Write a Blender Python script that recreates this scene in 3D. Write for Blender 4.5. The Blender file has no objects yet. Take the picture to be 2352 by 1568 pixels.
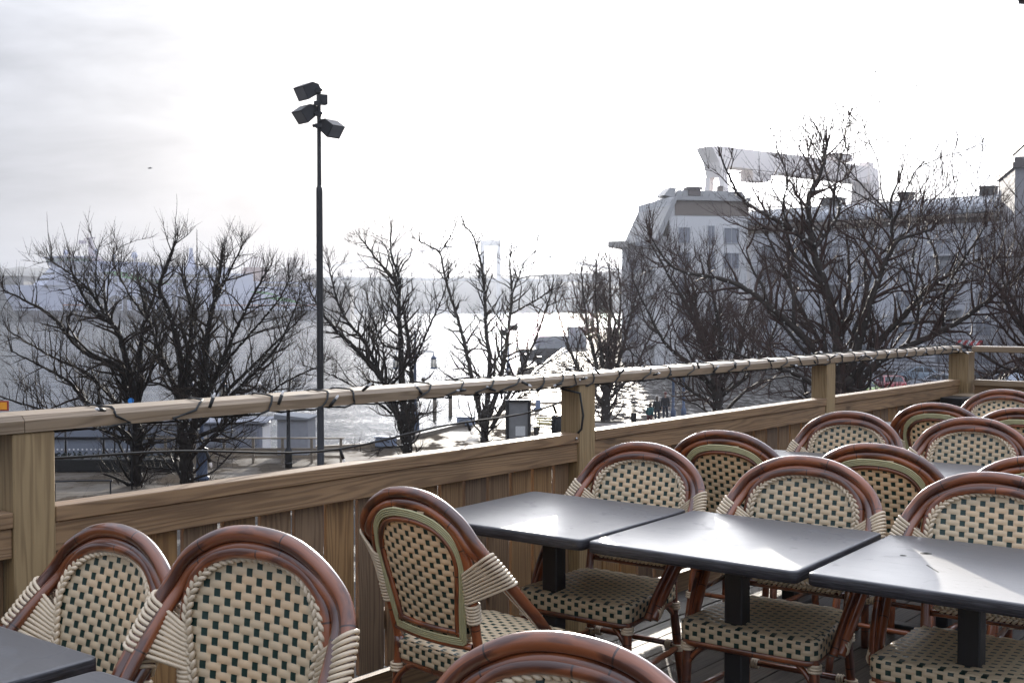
import bpy, math, random
from mathutils import Vector as V, Matrix, Euler
PI = math.pi
sc = bpy.context.scene
COL = sc.collection
rnd = random.Random(7)

# ------------------------------------------------------------------ camera model (pixel units of a 2352 x 1568 view of the photo)
FD, CX, HZ = 2629.0, 1176.0, 707.0
CAMZ = 1.465
GZ = CAMZ - 7.0          # quay level
WZ = CAMZ - 9.0          # water level
def at(x, y, Y):
    """world point at distance Y in front of the camera that lies on the sight line x, y"""
    return V(((x - CX) / FD * Y, Y, CAMZ - (y - HZ) / FD * Y))
def ground(x, y, z=None):
    z = GZ if z is None else z
    Y = (CAMZ - z) * FD / (y - HZ)
    return V(((x - CX) / FD * Y, Y, z))

# ------------------------------------------------------------------ mesh builder
class MB:
    def __init__(s):
        s.v = []; s.f = []; s.m = []; s.sm = []; s.uv = []
    def face(s, idx, mi=0, smooth=False, uv=None):
        s.f.append(tuple(idx)); s.m.append(mi); s.sm.append(smooth)
        s.uv.append(uv if uv else [(0.0, 0.0)] * len(idx))
    def box(s, c, size, fr=None, mi=0, grain=2, bev=0.0, off=None):
        """box centred at c (in frame fr = (origin, ax, ay, az)); uv follows the grain axis"""
        hx, hy, hz = size[0] / 2, size[1] / 2, size[2] / 2
        h = (hx, hy, hz)
        if off is None: off = (rnd.uniform(0, 40), rnd.uniform(0, 40))
        b0 = len(s.v)
        if bev <= 0:
            P = [(x, y, z) for x in (-hx, hx) for y in (-hy, hy) for z in (-hz, hz)]
            F = [(0, 1, 3, 2), (4, 6, 7, 5), (0, 4, 5, 1), (2, 3, 7, 6), (0, 2, 6, 4), (1, 5, 7, 3)]
        else:
            P = []; F = []
            b = min(bev, hx * .9, hy * .9, hz * .9)
            # 3 verts per corner
            ci = {}
            for sx in (-1, 1):
                for sy in (-1, 1):
                    for sz in (-1, 1):
                        ci[(sx, sy, sz)] = len(P)
                        P.append((sx * hx, sy * (hy - b), sz * (hz - b)))
                        P.append((sx * (hx - b), sy * hy, sz * (hz - b)))
                        P.append((sx * (hx - b), sy * (hy - b), sz * hz))
                        
            def q(a): F.append(a)
            for a in (-1, 1):
                q([ci[(a, y, z)] + 0 for y, z in ((-1, -1), (1, -1), (1, 1), (-1, 1))][::a])
                q([ci[(x, a, z)] + 1 for x, z in ((-1, -1), (1, -1), (1, 1), (-1, 1))][::-a])
                q([ci[(x, y, a)] + 2 for x, y in ((-1, -1), (1, -1), (1, 1), (-1, 1))][::a])
            for a in (-1, 1):
                for c2 in (-1, 1):
                    q([ci[(a, c2, -1)], ci[(a, c2, -1)] + 1, ci[(a, c2, 1)] + 1, ci[(a, c2, 1)]][::-a * c2])
                    q([ci[(a, -1, c2)], ci[(a, -1, c2)] + 2, ci[(a, 1, c2)] + 2, ci[(a, 1, c2)]][::a * c2])
                    q([ci[(-1, a, c2)] + 1, ci[(-1, a, c2)] + 2, ci[(1, a, c2)] + 2, ci[(1, a, c2)] + 1][::-a * c2])
            for k, i in ci.items():
                sg = k[0] * k[1] * k[2]
                q([i, i + 1, i + 2][::sg])
        o3 = [i for i in range(3) if i != grain]
        for p in P:
            w = (c[0] + p[0], c[1] + p[1], c[2] + p[2])
            s.v.append(V(w) if fr is None else fr[0] + fr[1] * w[0] + fr[2] * w[1] + fr[3] * w[2])
        for f in F:
            uv = [(P[i][o3[0]] + P[i][o3[1]] * 1.0 + off[0], P[i][grain] + off[1]) for i in f]
            s.face([b0 + i for i in f], mi, False, uv)
    def tube(s, path, rad, n=8, mi=0, closed=False, cap=True, smooth=True, flat=1.0, up=None):
        """tube along a polyline with per-point radius"""
        m = len(path)
        if m < 2: return
        path = [V(p) for p in path]
        if not hasattr(rad, '__len__'): rad = [rad] * m
        b0 = len(s.v)
        nrm = None; L = 0.0; Ls = []
        u0 = rnd.uniform(0, 9); v0 = rnd.uniform(0, 50)
        for i in range(m):
            if closed:
                t = path[(i + 1) % m] - path[i - 1]
            else:
                t = path[min(i + 1, m - 1)] - path[max(i - 1, 0)]
            if t.length < 1e-9: t = V((0, 0, 1))
            t.normalize()
            if nrm is None:
                a = V(up) if up else (V((0, 0, 1)) if abs(t.z) < .9 else V((1, 0, 0)))
                nrm = (a - t * a.dot(t)).normalized()
            else:
                nrm = nrm - t * nrm.dot(t)
                if nrm.length < 1e-6:
                    a = V((0, 0, 1)) if abs(t.z) < .9 else V((1, 0, 0))
                    nrm = a - t * a.dot(t)
                nrm.normalize()
            bi = t.cross(nrm)
            if i: L += (path[i] - path[i - 1]).length
            Ls.append(L)
            for k in range(n):
                a = 2 * PI * k / n
                s.v.append(path[i] + nrm * (math.cos(a) * rad[i] * flat) + bi * (math.sin(a) * rad[i]))
        rr = 0.15
        for i in range(m if closed else m - 1):
            j = (i + 1) % m
            va, vb = v0 + Ls[i], v0 + (Ls[j] if j else Ls[i] + (path[0] - path[i]).length)
            for k in range(n):
                k2 = (k + 1) % n
                ua, ub = u0 + rr * k / n, u0 + rr * (k + 1) / n
                s.face([b0 + i * n + k, b0 + i * n + k2, b0 + j * n + k2, b0 + j * n + k], mi, smooth,
                       [(ua, va), (ub, va), (ub, vb), (ua, vb)])
        if cap and not closed and n > 2:
            s.face([b0 + k for k in range(n)][::-1], mi, False)
            s.face([b0 + (m - 1) * n + k for k in range(n)], mi, False)
    def lathe(s, prof, c=(0, 0, 0), n=16, mi=0, smooth=True, fr=None):
        """profile of (r, z) turned about z"""
        b0 = len(s.v); c = V(c)
        for r, z in prof:
            for k in range(n):
                a = 2 * PI * k / n
                p = (c.x + r * math.cos(a), c.y + r * math.sin(a), c.z + z)
                s.v.append(V(p) if fr is None else fr[0] + fr[1] * p[0] + fr[2] * p[1] + fr[3] * p[2])
        for i in range(len(prof) - 1):
            for k in range(n):
                k2 = (k + 1) % n
                s.face([b0 + i * n + k, b0 + i * n + k2, b0 + (i + 1) * n + k2, b0 + (i + 1) * n + k], mi, smooth)
        s.face([b0 + k for k in range(n)][::-1], mi, False)
        s.face([b0 + (len(prof) - 1) * n + k for k in range(n)], mi, False)
    def ball(s, c, r, n=8, m=6, mi=0, fr=None):
        """ellipsoid; r is a number or three radii, fr three axes"""
        if not hasattr(r, '__len__'): r = (r, r, r)
        ax = fr or (V((1, 0, 0)), V((0, 1, 0)), V((0, 0, 1)))
        c = V(c); b0 = len(s.v)
        s.v.append(c - ax[2] * r[2])
        for i in range(1, m):
            th = PI * i / m
            for k in range(n):
                a = 2 * PI * k / n
                s.v.append(c + ax[0] * (r[0] * math.sin(th) * math.cos(a)) + ax[1] * (r[1] * math.sin(th) * math.sin(a)) - ax[2] * (r[2] * math.cos(th)))
        s.v.append(c + ax[2] * r[2]); e = len(s.v) - 1
        for k in range(n):
            k2 = (k + 1) % n
            s.face([b0, b0 + 1 + k2, b0 + 1 + k], mi, True)
            for i in range(m - 2):
                s.face([b0 + 1 + i * n + k, b0 + 1 + i * n + k2, b0 + 1 + (i + 1) * n + k2, b0 + 1 + (i + 1) * n + k], mi, True)
            s.face([e, b0 + 1 + (m - 2) * n + k, b0 + 1 + (m - 2) * n + k2], mi, True)
    def prism(s, poly, dep, fr, mi=0, mi_side=None, smooth=False):
        """polygon of (a, b) in the plane fr[1], fr[2], pushed along fr[3] by dep (from 0)"""
        o, a, b, c = fr
        n = len(poly); b0 = len(s.v)
        area = sum(poly[i][0] * poly[(i + 1) % n][1] - poly[(i + 1) % n][0] * poly[i][1] for i in range(n))
        if area < 0: poly = poly[::-1]
        flip = (a.cross(b).dot(c) * dep) < 0
        for d in (0, dep):
            for x, y in poly: s.v.append(o + a * x + b * y + c * d)
        r = (lambda q: q[::-1]) if flip else (lambda q: q)
        ms = mi if mi_side is None else mi_side
        s.face(r([b0 + i for i in range(n)][::-1]), mi)
        s.face(r([b0 + n + i for i in range(n)]), mi)
        for i in range(n):
            j = (i + 1) % n
            s.face(r([b0 + i, b0 + j, b0 + n + j, b0 + n + i]), ms, smooth)
    def loft(s, rings, mi=0, smooth=True, cap=True):
        n = len(rings[0]); b0 = len(s.v)
        for R in rings:
            for p in R: s.v.append(V(p))
        for i in range(len(rings) - 1):
            for k in range(n):
                k2 = (k + 1) % n
                s.face([b0 + i * n + k, b0 + i * n + k2, b0 + (i + 1) * n + k2, b0 + (i + 1) * n + k], mi, smooth)
        if cap:
            s.face([b0 + k for k in range(n)][::-1], mi)
            s.face([b0 + (len(rings) - 1) * n + k for k in range(n)], mi)
    def mesh(s, name, mats):
        me = bpy.data.meshes.new(name)
        me.from_pydata([tuple(p) for p in s.v], [], s.f)
        for m in (mats if isinstance(mats, (list, tuple)) else [mats]): me.materials.append(m)
        me.polygons.foreach_set('material_index', s.m)
        me.polygons.foreach_set('use_smooth', s.sm)
        uvl = me.uv_layers.new(name='UVMap')
        flat = []
        for u in s.uv:
            for a in u: flat.extend(a)
        uvl.data.foreach_set('uv', flat)
        me.update()
        return me
    def build(s, name, mats, parent=None):
        o = bpy.data.objects.new(name, s.mesh(name, mats))
        COL.objects.link(o)
        if parent: o.parent = parent
        return o

def tag(o, label=None, cat=None, group=None, kind=None):
    if label: o['label'] = label
    if cat: o['category'] = cat
    if group: o['group'] = group
    if kind: o['kind'] = kind
    return o
def empty(name, loc=(0, 0, 0), rz=0.0, label=None, cat=None, group=None):
    o = bpy.data.objects.new(name, None); COL.objects.link(o)
    o.empty_display_size = .1
    o.location = loc; o.rotation_euler = (0, 0, rz)
    return tag(o, label, cat, group)
def clone(root, loc=None, rz=None, label=None, group=None):
    """a thing with copies of its parts and their sub-parts"""
    r = root.copy(); COL.objects.link(r)
    if loc is not None: r.location = loc
    if rz is not None: r.rotation_euler = (0, 0, rz)
    if label: r['label'] = label
    if group: r['group'] = group
    for ch in list(root.children):
        c = ch.copy(); COL.objects.link(c); c.parent = r
        for g in list(ch.children):
            d = g.copy(); COL.objects.link(d); d.parent = c
    return r
def spline(pts, k=6, closed=False):
    """Catmull-Rom through the points, k steps a span"""
    pts = [V(p) for p in pts]; n = len(pts); out = []
    for i in range(n if closed else n - 1):
        if closed: p0, p1, p2, p3 = pts[i - 1], pts[i], pts[(i + 1) % n], pts[(i + 2) % n]
        else: p0, p1, p2, p3 = pts[max(i - 1, 0)], pts[i], pts[i + 1], pts[min(i + 2, n - 1)]
        for j in range(k):
            t = j / k
            out.append(.5 * ((2 * p1) + (p2 - p0) * t + (2 * p0 - 5 * p1 + 4 * p2 - p3) * t * t + (3 * p1 - p0 - 3 * p2 + p3) * t ** 3))
    if not closed: out.append(pts[-1])
    return out
def resample(path, n):
    L = [0.0]
    for a, b in zip(path, path[1:]): L.append(L[-1] + (b - a).length)
    out = []; j = 0
    for i in range(n):
        d = L[-1] * i / (n - 1)
        while j < len(L) - 2 and L[j + 1] < d: j += 1
        t = 0 if L[j + 1] == L[j] else (d - L[j]) / (L[j + 1] - L[j])
        out.append(path[j].lerp(path[j + 1], min(max(t, 0), 1)))
    return out
X3, Y3, Z3 = V((1, 0, 0)), V((0, 1, 0)), V((0, 0, 1))
O3 = V((0, 0, 0))
WF = (O3, X3, Y3, Z3)

# ------------------------------------------------------------------ materials
class NT:
    def __init__(s, name):
        s.mat = bpy.data.materials.new(name); s.mat.use_nodes = True
        s.t = s.mat.node_tree; s.n = s.t.nodes; s.l = s.t.links
        s.b = s.n['Principled BSDF']
    def new(s, typ, **kw):
        n = s.n.new(typ)
        for k, v in kw.items():
            if k in n.inputs: n.inputs[k].default_value = v
            else: setattr(n, k, v)
        return n
    def link(s, a, b): s.l.new(a, b)
    def math(s, op, a, b=None, clamp=False):
        n = s.n.new('ShaderNodeMath'); n.operation = op; n.use_clamp = clamp
        for i, x in enumerate((a, b)):
            if x is None: continue
            if isinstance(x, (int, float)): n.inputs[i].default_value = x
            else: s.l.new(x, n.inputs[i])
        return n.outputs[0]
    def mix(s, fac, a, b, mode='MIX'):
        n = s.n.new('ShaderNodeMix'); n.data_type = 'RGBA'; n.blend_type = mode
        for i, x in ((0, fac), (6, a), (7, b)):
            if isinstance(x, (int, float)): n.inputs[i].default_value = x
            elif isinstance(x, tuple): n.inputs[i].default_value = x if len(x) == 4 else (*x, 1)
            else: s.l.new(x, n.inputs[i])
        return n.outputs[2]
    def ramp(s, fac, stops):
        n = s.n.new('ShaderNodeValToRGB'); e = n.color_ramp.elements
        while len(e) < len(stops): e.new(.5)
        for i, (p, c) in enumerate(stops):
            e[i].position = p; e[i].color = (c, c, c, 1) if isinstance(c, (int, float)) else (*c, 1)
        s.l.new(fac, n.inputs[0]); return n.outputs[0]
    def coord(s, which='Object', scale=(1, 1, 1)):
        tc = s.n.new('ShaderNodeTexCoord'); mp = s.n.new('ShaderNodeMapping')
        mp.inputs['Scale'].default_value = scale
        s.l.new(tc.outputs[which], mp.inputs[0]); return mp.outputs[0]
    def noise(s, vec, scale=5, detail=3, rough=.55, dist=0.0):
        n = s.new('ShaderNodeTexNoise', Scale=scale, Detail=detail, Roughness=rough, Distortion=dist)
        s.l.new(vec, n.inputs['Vector']); return n.outputs[0]
    def bump(s, h, strength=.3, dist=.01):
        n = s.new('ShaderNodeBump', Strength=strength, Distance=dist)
        s.l.new(h, n.inputs['Height']); s.l.new(n.outputs[0], s.b.inputs['Normal']); return n
    def set(s, **kw):
        for k, v in kw.items():
            k = k.replace('_', ' ')
            i = s.b.inputs[k]
            if isinstance(v, (int, float)): i.default_value = v
            elif isinstance(v, tuple): i.default_value = (*v, 1) if len(v) == 3 else v
            else: s.l.new(v, i)
        return s

def plain(name, col, rough=.5, var=.15, scale=4.0, metal=0.0, coat=0.0, bump=0.0, bscale=40, spec=.5, coord='Object'):
    """a painted or natural surface: base colour with soft wear and a little relief"""
    t = NT(name); c = t.coord(coord)
    n = t.noise(c, scale, 4)
    dark = tuple(x * (1 - var) for x in col); lite = tuple(min(1, x * (1 + var)) for x in col)
    t.set(Base_Color=t.mix(n, dark, lite), Metallic=metal, Coat_Weight=coat, Specular_IOR_Level=spec)
    r = t.math('ADD', t.math('MULTIPLY', t.noise(c, scale * 3, 3), .25 * rough), rough * .87)
    t.set(Roughness=r)
    if bump: t.bump(t.noise(c, bscale, 4), bump, .01)
    return t.mat

def wood(name, light, dark, rough=.6, knots=True, tint=.25, stain=0.35, wet=None):
    """planed boards: grain runs along UV v, every board its own shade"""
    t = NT(name)
    uv = t.coord('UV', (1, 1, 1))
    sx = t.n.new('ShaderNodeMapping'); sx.inputs['Scale'].default_value = (9, .55, 1); t.link(uv, sx.inputs[0])
    warp = t.noise(sx.outputs[0], 1.3, 3, .5)
    sep = t.n.new('ShaderNodeSeparateXYZ'); t.link(uv, sep.inputs[0])
    kn = t.n.new('ShaderNodeMapping'); kn.inputs['Scale'].default_value = (7, 2.3, 1); t.link(uv, kn.inputs[0])
    vo = t.new('ShaderNodeTexVoronoi', Scale=1.0, Randomness=1.0); t.link(kn.outputs[0], vo.inputs['Vector'])
    kd = t.ramp(vo.outputs['Distance'], [(.0, 1.0), (.07, .9), (.13, .25), (.34, 0.0)])
    ph = t.math('ADD', t.math('MULTIPLY', sep.outputs[0], 330.0), t.math('MULTIPLY', warp, 62.0))
    if knots: ph = t.math('ADD', ph, t.math('MULTIPLY', kd, 5.0))
    ring = t.math('ADD', t.math('MULTIPLY', t.math('SINE', ph), .5), .5)
    ring = t.math('POWER', ring, 1.7)
    fm = t.n.new('ShaderNodeMapping'); fm.inputs['Scale'].default_value = (220, 7, 1); t.link(uv, fm.inputs[0])
    fine = t.noise(fm.outputs[0], 1.0, 3, .6)
    g = t.math('ADD', t.math('MULTIPLY', ring, .55), t.math('MULTIPLY', fine, .5), True)
    col = t.mix(g, light, dark)
    big = t.noise(uv, 2.2, 3, .6)
    st = t.ramp(big, [(.38, 0.0), (.72, 1.0)])
    col = t.mix(t.math('MULTIPLY', st, stain), col, tuple(x * .55 for x in dark))
    if knots: col = t.mix(t.math('MULTIPLY', kd, .75), col, tuple(x * .3 for x in dark))
    geo = t.n.new('ShaderNodeNewGeometry')
    isl = geo.outputs['Random Per Island']
    v = t.math('ADD', t.math('MULTIPLY', isl, tint * 2), 1 - tint)
    hs = t.new('ShaderNodeHueSaturation'); t.link(v, hs.inputs['Value']); t.link(col, hs.inputs['Color'])
    t.link(t.math('ADD', t.math('MULTIPLY', isl, .3), .85), hs.inputs['Saturation'])
    t.set(Base_Color=hs.outputs[0])
    t.set(Roughness=t.math('ADD', t.math('MULTIPLY', fine, .2), rough - .1))
    t.bump(g, .4, .002)
    return t.mat

def bamboo(name, light, dark):
    """lacquered cane poles, scorched patches, a ring at each node"""
    t = NT(name); uv = t.coord('UV')
    m = t.n.new('ShaderNodeMapping'); m.inputs['Scale'].default_value = (14, 5, 1); t.link(uv, m.inputs[0])
    a = t.noise(m.outputs[0], 1.2, 3, .5, .6)
    m2 = t.n.new('ShaderNodeMapping'); m2.inputs['Scale'].default_value = (160, 3, 1); t.link(uv, m2.inputs[0])
    fine = t.noise(m2.outputs[0], 1.0, 2)
    f = t.ramp(a, [(.44, 0.0), (.56, 1.0)])
    col = t.mix(f, light, dark)
    col = t.mix(t.math('MULTIPLY', fine, .45), col, tuple(x * .5 for x in light))
    sep = t.n.new('ShaderNodeSeparateXYZ'); t.link(uv, sep.inputs[0])
    fr = t.math('FRACT', t.math('MULTIPLY', sep.outputs[1], 4.1))
    ring = t.math('LESS_THAN', fr, .016)
    col = t.mix(t.math('MULTIPLY', ring, .8), col, tuple(x * .12 for x in dark))
    oi = t.n.new('ShaderNodeObjectInfo'); hv = t.n.new('ShaderNodeHueSaturation'); t.link(t.math('ADD', t.math('MULTIPLY', oi.outputs['Random'], .5), .75), hv.inputs['Value']); t.link(col, hv.inputs['Color']); col = hv.outputs[0]
    t.set(Base_Color=col, Roughness=.28, Coat_Weight=.8, Coat_Roughness=.07)
    t.bump(t.math('ADD', t.math('MULTIPLY', ring, -1.0), t.math('MULTIPLY', fine, .25)), .25, .003)
    return t.mat

def cane(name, col, trans=.22, rough=.38, var=.12):
    """extruded plastic cane, slightly see-through when the sun is behind it"""
    t = NT(name); c = t.coord('Object')
    n = t.noise(c, 35, 3)
    c2 = t.mix(n, tuple(x * (1 - var) for x in col), tuple(min(1, x * (1 + var)) for x in col))
    oi = t.n.new('ShaderNodeObjectInfo'); hv = t.n.new('ShaderNodeHueSaturation'); t.link(t.math('ADD', t.math('MULTIPLY', oi.outputs['Random'], .22), .89), hv.inputs['Value']); t.link(c2, hv.inputs['Color']); c2 = hv.outputs[0]
    t.set(Base_Color=c2, Roughness=rough)
    if trans:
        tr = t.n.new('ShaderNodeBsdfTranslucent')
        t.link(t.mix(.5, c2, (1.0, .74, .48), 'MULTIPLY'), tr.inputs['Color'])
        mx = t.n.new('ShaderNodeMixShader'); mx.inputs[0].default_value = trans
        out = t.n['Material Output']
        t.link(t.b.outputs[0], mx.inputs[1]); t.link(tr.outputs[0], mx.inputs[2]); t.link(mx.outputs[0], out.inputs['Surface'])
    return t.mat

def glass(name, col=(.8, .9, 1), rough=.05, alpha=.25):
    t = NT(name); t.set(Base_Color=col, Roughness=rough, Alpha=alpha, Specular_IOR_Level=.8)
    t.set(Base_Color=t.mix(t.noise(t.coord(), 3), col, tuple(x * .8 for x in col)))
    return t.mat

MAT = {}
MAT['pine'] = wood('weathered_pine', (.315, .198, .102), (.138, .079, .040), .58, True, .22)
MAT['pine_post'] = wood('fresh_pine', (.36, .258, .132), (.18, .118, .056), .55, False, .12, .15)
MAT['pine_rail'] = wood('grey_pine', (.29, .213, .135), (.17, .118, .070), .5, True, .1, .3)
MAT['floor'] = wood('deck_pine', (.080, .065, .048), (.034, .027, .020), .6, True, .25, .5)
MAT['quay_wood'] = wood('old_planks', (.30, .25, .19), (.17, .135, .10), .42, False, .25, .4)
MAT['bamboo'] = bamboo('lacquered_cane_pole', (.27, .080, .027), (.065, .020, .011))
MAT['cream'] = cane('cream_cane', (.68, .545, .36))
MAT['green'] = cane('dark_green_cane', (.012, .035, .028), 0, .3)
MAT['wrap'] = cane('cream_binding', (.70, .575, .41), .1, .32)
MAT['piping'] = cane('olive_cream_piping', (.56, .53, .30), .1, .4)
MAT['black'] = plain('black_powder_coat', (.012, .012, .013), .42, .2, 9)
MAT['cable'] = plain('black_cable', (.010, .010, .009), .6, .2, 20)
MAT['bulb'] = glass('clear_bulb', (.95, .95, .95), .04, .55)
def table_mat():
    t = NT('dark_laminate'); uv = t.coord('Object', (4, 130, 1))
    g = t.noise(uv, 1.0, 4, .6); c = t.coord('Object')
    st = t.noise(c, 6, 5, .7)
    t.set(Base_Color=t.mix(g, (.040, .037, .038), (.075, .070, .070)))
    r = t.math('ADD', t.math('MULTIPLY', st, .16), .36)
    sm = t.ramp(t.noise(c, 9, 3, .6, 1.5), [(.60, 0.0), (.70, 1.0)])
    t.set(Roughness=t.math('ADD', r, t.math('MULTIPLY', sm, .15)), Specular_IOR_Level=1.0, Sheen_Weight=.50, Sheen_Roughness=.28)
    t.bump(g, .12, .001); return t.mat
MAT['table'] = table_mat()
def table_edge():
    t = NT('ribbed_table_edge'); c = t.coord('Object', (14, 14, 330))
    g = t.noise(c, 1.0, 3, .6)
    t.set(Base_Color=t.mix(t.ramp(g, [(.4, 0.0), (.6, 1.0)]), (.014, .013, .015), (.050, .048, .054)), Roughness=.45)
    t.bump(g, .5, .002); return t.mat
MAT['table_edge'] = table_edge()
def bark_mat(name, col, rough=.5):
    t = NT(name); c = t.coord('Object'); n = t.noise(c, 9, 5, .7); n2 = t.noise(c, 40, 3, .6)
    t.set(Base_Color=t.mix(n, tuple(x * .5 for x in col), tuple(x * 1.6 for x in col)), Roughness=rough, Specular_IOR_Level=.06)
    t.bump(n2, .6, .01); return t.mat
MAT['bark'] = bark_mat('dark_wet_bark', (.012, .009, .0075))
MAT['twig'] = bark_mat('wet_twig', (.020, .013, .010), .6)
MAT['twig_red'] = bark_mat('reddish_wet_twig', (.062, .040, .034), .55)
MAT['bark_grey'] = bark_mat('grey_wet_bark', (.050, .042, .037), .6)
MAT['iron'] = plain('dark_lamp_steel', (.022, .022, .025), .42, .3, 6, .6)
MAT['blue_paint'] = plain('grey_blue_paint', (.075, .105, .17), .4, .2, 4)
# ================================================================== THE TERRACE
PSI = .697; WN = 3.013
WD = V((math.sin(PSI), math.cos(PSI), 0))        # along the parapet
NN = V((-math.cos(PSI), math.sin(PSI), 0))       # outward through it
TO = NN * WN
FRW = (TO, WD, NN, Z3)                            # frame: (along, outward, up)
def Wp(s, dn, z): return TO + WD * s + NN * dn + Z3 * z

# deck floor: boards parallel to the parapet
mb = MB()
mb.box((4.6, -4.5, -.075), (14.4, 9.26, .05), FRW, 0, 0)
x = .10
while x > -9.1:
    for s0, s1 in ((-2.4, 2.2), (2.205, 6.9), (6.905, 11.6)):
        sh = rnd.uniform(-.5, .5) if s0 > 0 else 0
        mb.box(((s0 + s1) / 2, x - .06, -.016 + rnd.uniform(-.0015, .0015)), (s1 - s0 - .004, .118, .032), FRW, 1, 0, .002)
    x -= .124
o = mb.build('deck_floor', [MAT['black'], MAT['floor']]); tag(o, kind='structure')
# the wall of the storey below the terrace
mb = MB(); mb.box((4.6, -4.45, -2.82), (14.3, 9.4, 5.4), FRW, 0, 2)
o = mb.build('terrace_base', [plain('grey_render', (.32, .31, .29), .85)]); tag(o, kind='structure')

# ---- long parapet: posts, handrail, cap, boards
PW, PDp = .12, .105
posts = [-.98, 1.56, 4.127, 6.67]
rail = empty('wooden_railing', Wp(1.5, 0, 0), 0, 'long pine terrace railing of upright boards with a cable wound round its handrail', 'railing')
RI = Matrix.Translation(-rail.location)
def wpart(mb, name, mats, parent):
    inv = V(parent.location)
    mb.v = [p - inv for p in mb.v]
    return mb.build(name, mats, parent)
for s in posts:
    m = MB(); m.box((s, PDp / 2 + .002, .56), (PW, PDp, 1.128), FRW, 0, 2, .004); wpart(m, 'post', MAT['pine_post'], rail)
joints = [-2.5, 1.53, 4.10, 6.70, 9.02]
for a, b in zip(joints, joints[1:]):
    m = MB()
    prof = [(-.004, 1.126), (-.004, 1.158), (.012, 1.172), (.150, 1.172), (.158, 1.162), (.158, 1.126)]
    # handrail with an eased front edge
    b0 = len(m.v); n = len(prof); off = rnd.uniform(0, 30)
    for s in (a + .001, b - .001):
        for dn, z in prof: m.v.append(Wp(s, dn, z))
    L = [0]
    for i in range(n): L.append(L[-1] + math.dist(prof[i], prof[(i + 1) % n]))
    for i in range(n):
        j = (i + 1) % n
        m.face([b0 + i, b0 + j, b0 + n + j, b0 + n + i], 0, False, [(off + L[i], a), (off + L[i + 1], a), (off + L[i + 1], b), (off + L[i], b)])
    m.face([b0 + i for i in range(n)][::-1]); m.face([b0 + n + i for i in range(n)])
    wpart(m, 'handrail', MAT['pine_rail'], rail)
bays = list(zip(posts, posts[1:])) + [(6.67, 9.07)]
for bi, (a, b) in enumerate(bays):
    a2, b2 = a + PW / 2 + .001, b - PW / 2 - .001
    if bi == 3: b2 = 9.0
    m = MB()
    m.box(((a2 + b2) / 2, .042, .890), (b2 - a2, .08, .044), FRW, 0, 0, .003)
    wpart(m, 'cap_rail', MAT['pine'], rail)
    m = MB(); m.box(((a2 + b2) / 2, .034, .826), (b2 - a2, .044, .082), FRW, 0, 0, .002)
    wpart(m, 'under_rail', MAT['pine'], rail)
    m = MB(); s = a2 + .004; gap = (.017, .017, .018, .016)[bi]
    while s < b2 - .02:
        w = min(.128, b2 - s - .003)
        g = gap * rnd.uniform(.75, 1.3)
        m.box((s + w / 2, .069 + rnd.uniform(-.001, .001), .502), (w, .018, .748), FRW, 0, 2, .0015)
        s += w + g
    wpart(m, 'board_panel', MAT['pine'], rail)
    m = MB()
    m.box(((a2 + b2) / 2, .101, .30), (b2 - a2, .04, .07), FRW, 0, 0); m.box(((a2 + b2) / 2, .112, .047), (b2 - a2, .03, .10), FRW, 0, 0)
    wpart(m, 'kick_board', MAT['pine'], rail)
m = MB()
for s, dn, z in ((4.06, -.004, 1.146), (4.04, -.001, .89), (1.44, -.001, 1.10), (6.6, -.004, 1.146)):
    m.ball(Wp(s, dn, z), .006, 6, 4)
wpart(m, 'screw', plain('zinc_screw', (.5, .5, .5), .35, .1, 9, 1), rail)

# ---- the end railing, square to the long one
CS = 9.08
end = empty('wooden_railing', Wp(CS, 0, 0), 0, 'short dark pine railing closing the far end of the terrace behind the chairs', 'railing')
m = MB(); m.box((CS, .02, .56), (.15, .15, 1.128), FRW, 0, 2, .004); wpart(m, 'corner_post', MAT['pine_post'], end)
m = MB(); m.box((CS + .01, -2.30, 1.149), (.15, 4.45, .045), FRW, 0, 1, .006); wpart(m, 'handrail', MAT['pine_rail'], end)
m = MB(); m.box((CS + .01, -2.28, .890), (.08, 4.4, .044), FRW, 0, 1, .003); wpart(m, 'cap_rail', MAT['pine_rail'], end)
m = MB(); m.box((CS + .02, -2.28, .826), (.05, 4.4, .082), FRW, 0, 1); wpart(m, 'under_rail', MAT['pine'], end)
m = MB(); y = -.09
while y > -4.4:
    m.box((CS + .055, y - .07, .50), (.022, .139, .725), FRW, 0, 2, .0015); y -= .146
wpart(m, 'board_panel', MAT['pine'], end)
sh = empty('corner_shelf', Wp(CS - .25, -.05, .80), 0, 'grey wooden corner shelf with a black end plate fixed inside the far railing', 'shelf')
m = MB(); m.box((CS - .20, -.62, .79), (.26, 1.2, .04), FRW, 0, 1, .003); wpart(m, 'shelf_board', MAT['pine_rail'], sh)
m = MB(); m.box((CS - .44, -.09, .775), (.22, .16, .055), FRW, 0, 1, .004); wpart(m, 'end_plate', MAT['black'], sh)
m = MB(); m.box((CS - .08, -.35, .385), (.04, .05, .765), FRW, 0, 2); wpart(m, 'bracket', MAT['pine'], sh)

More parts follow.
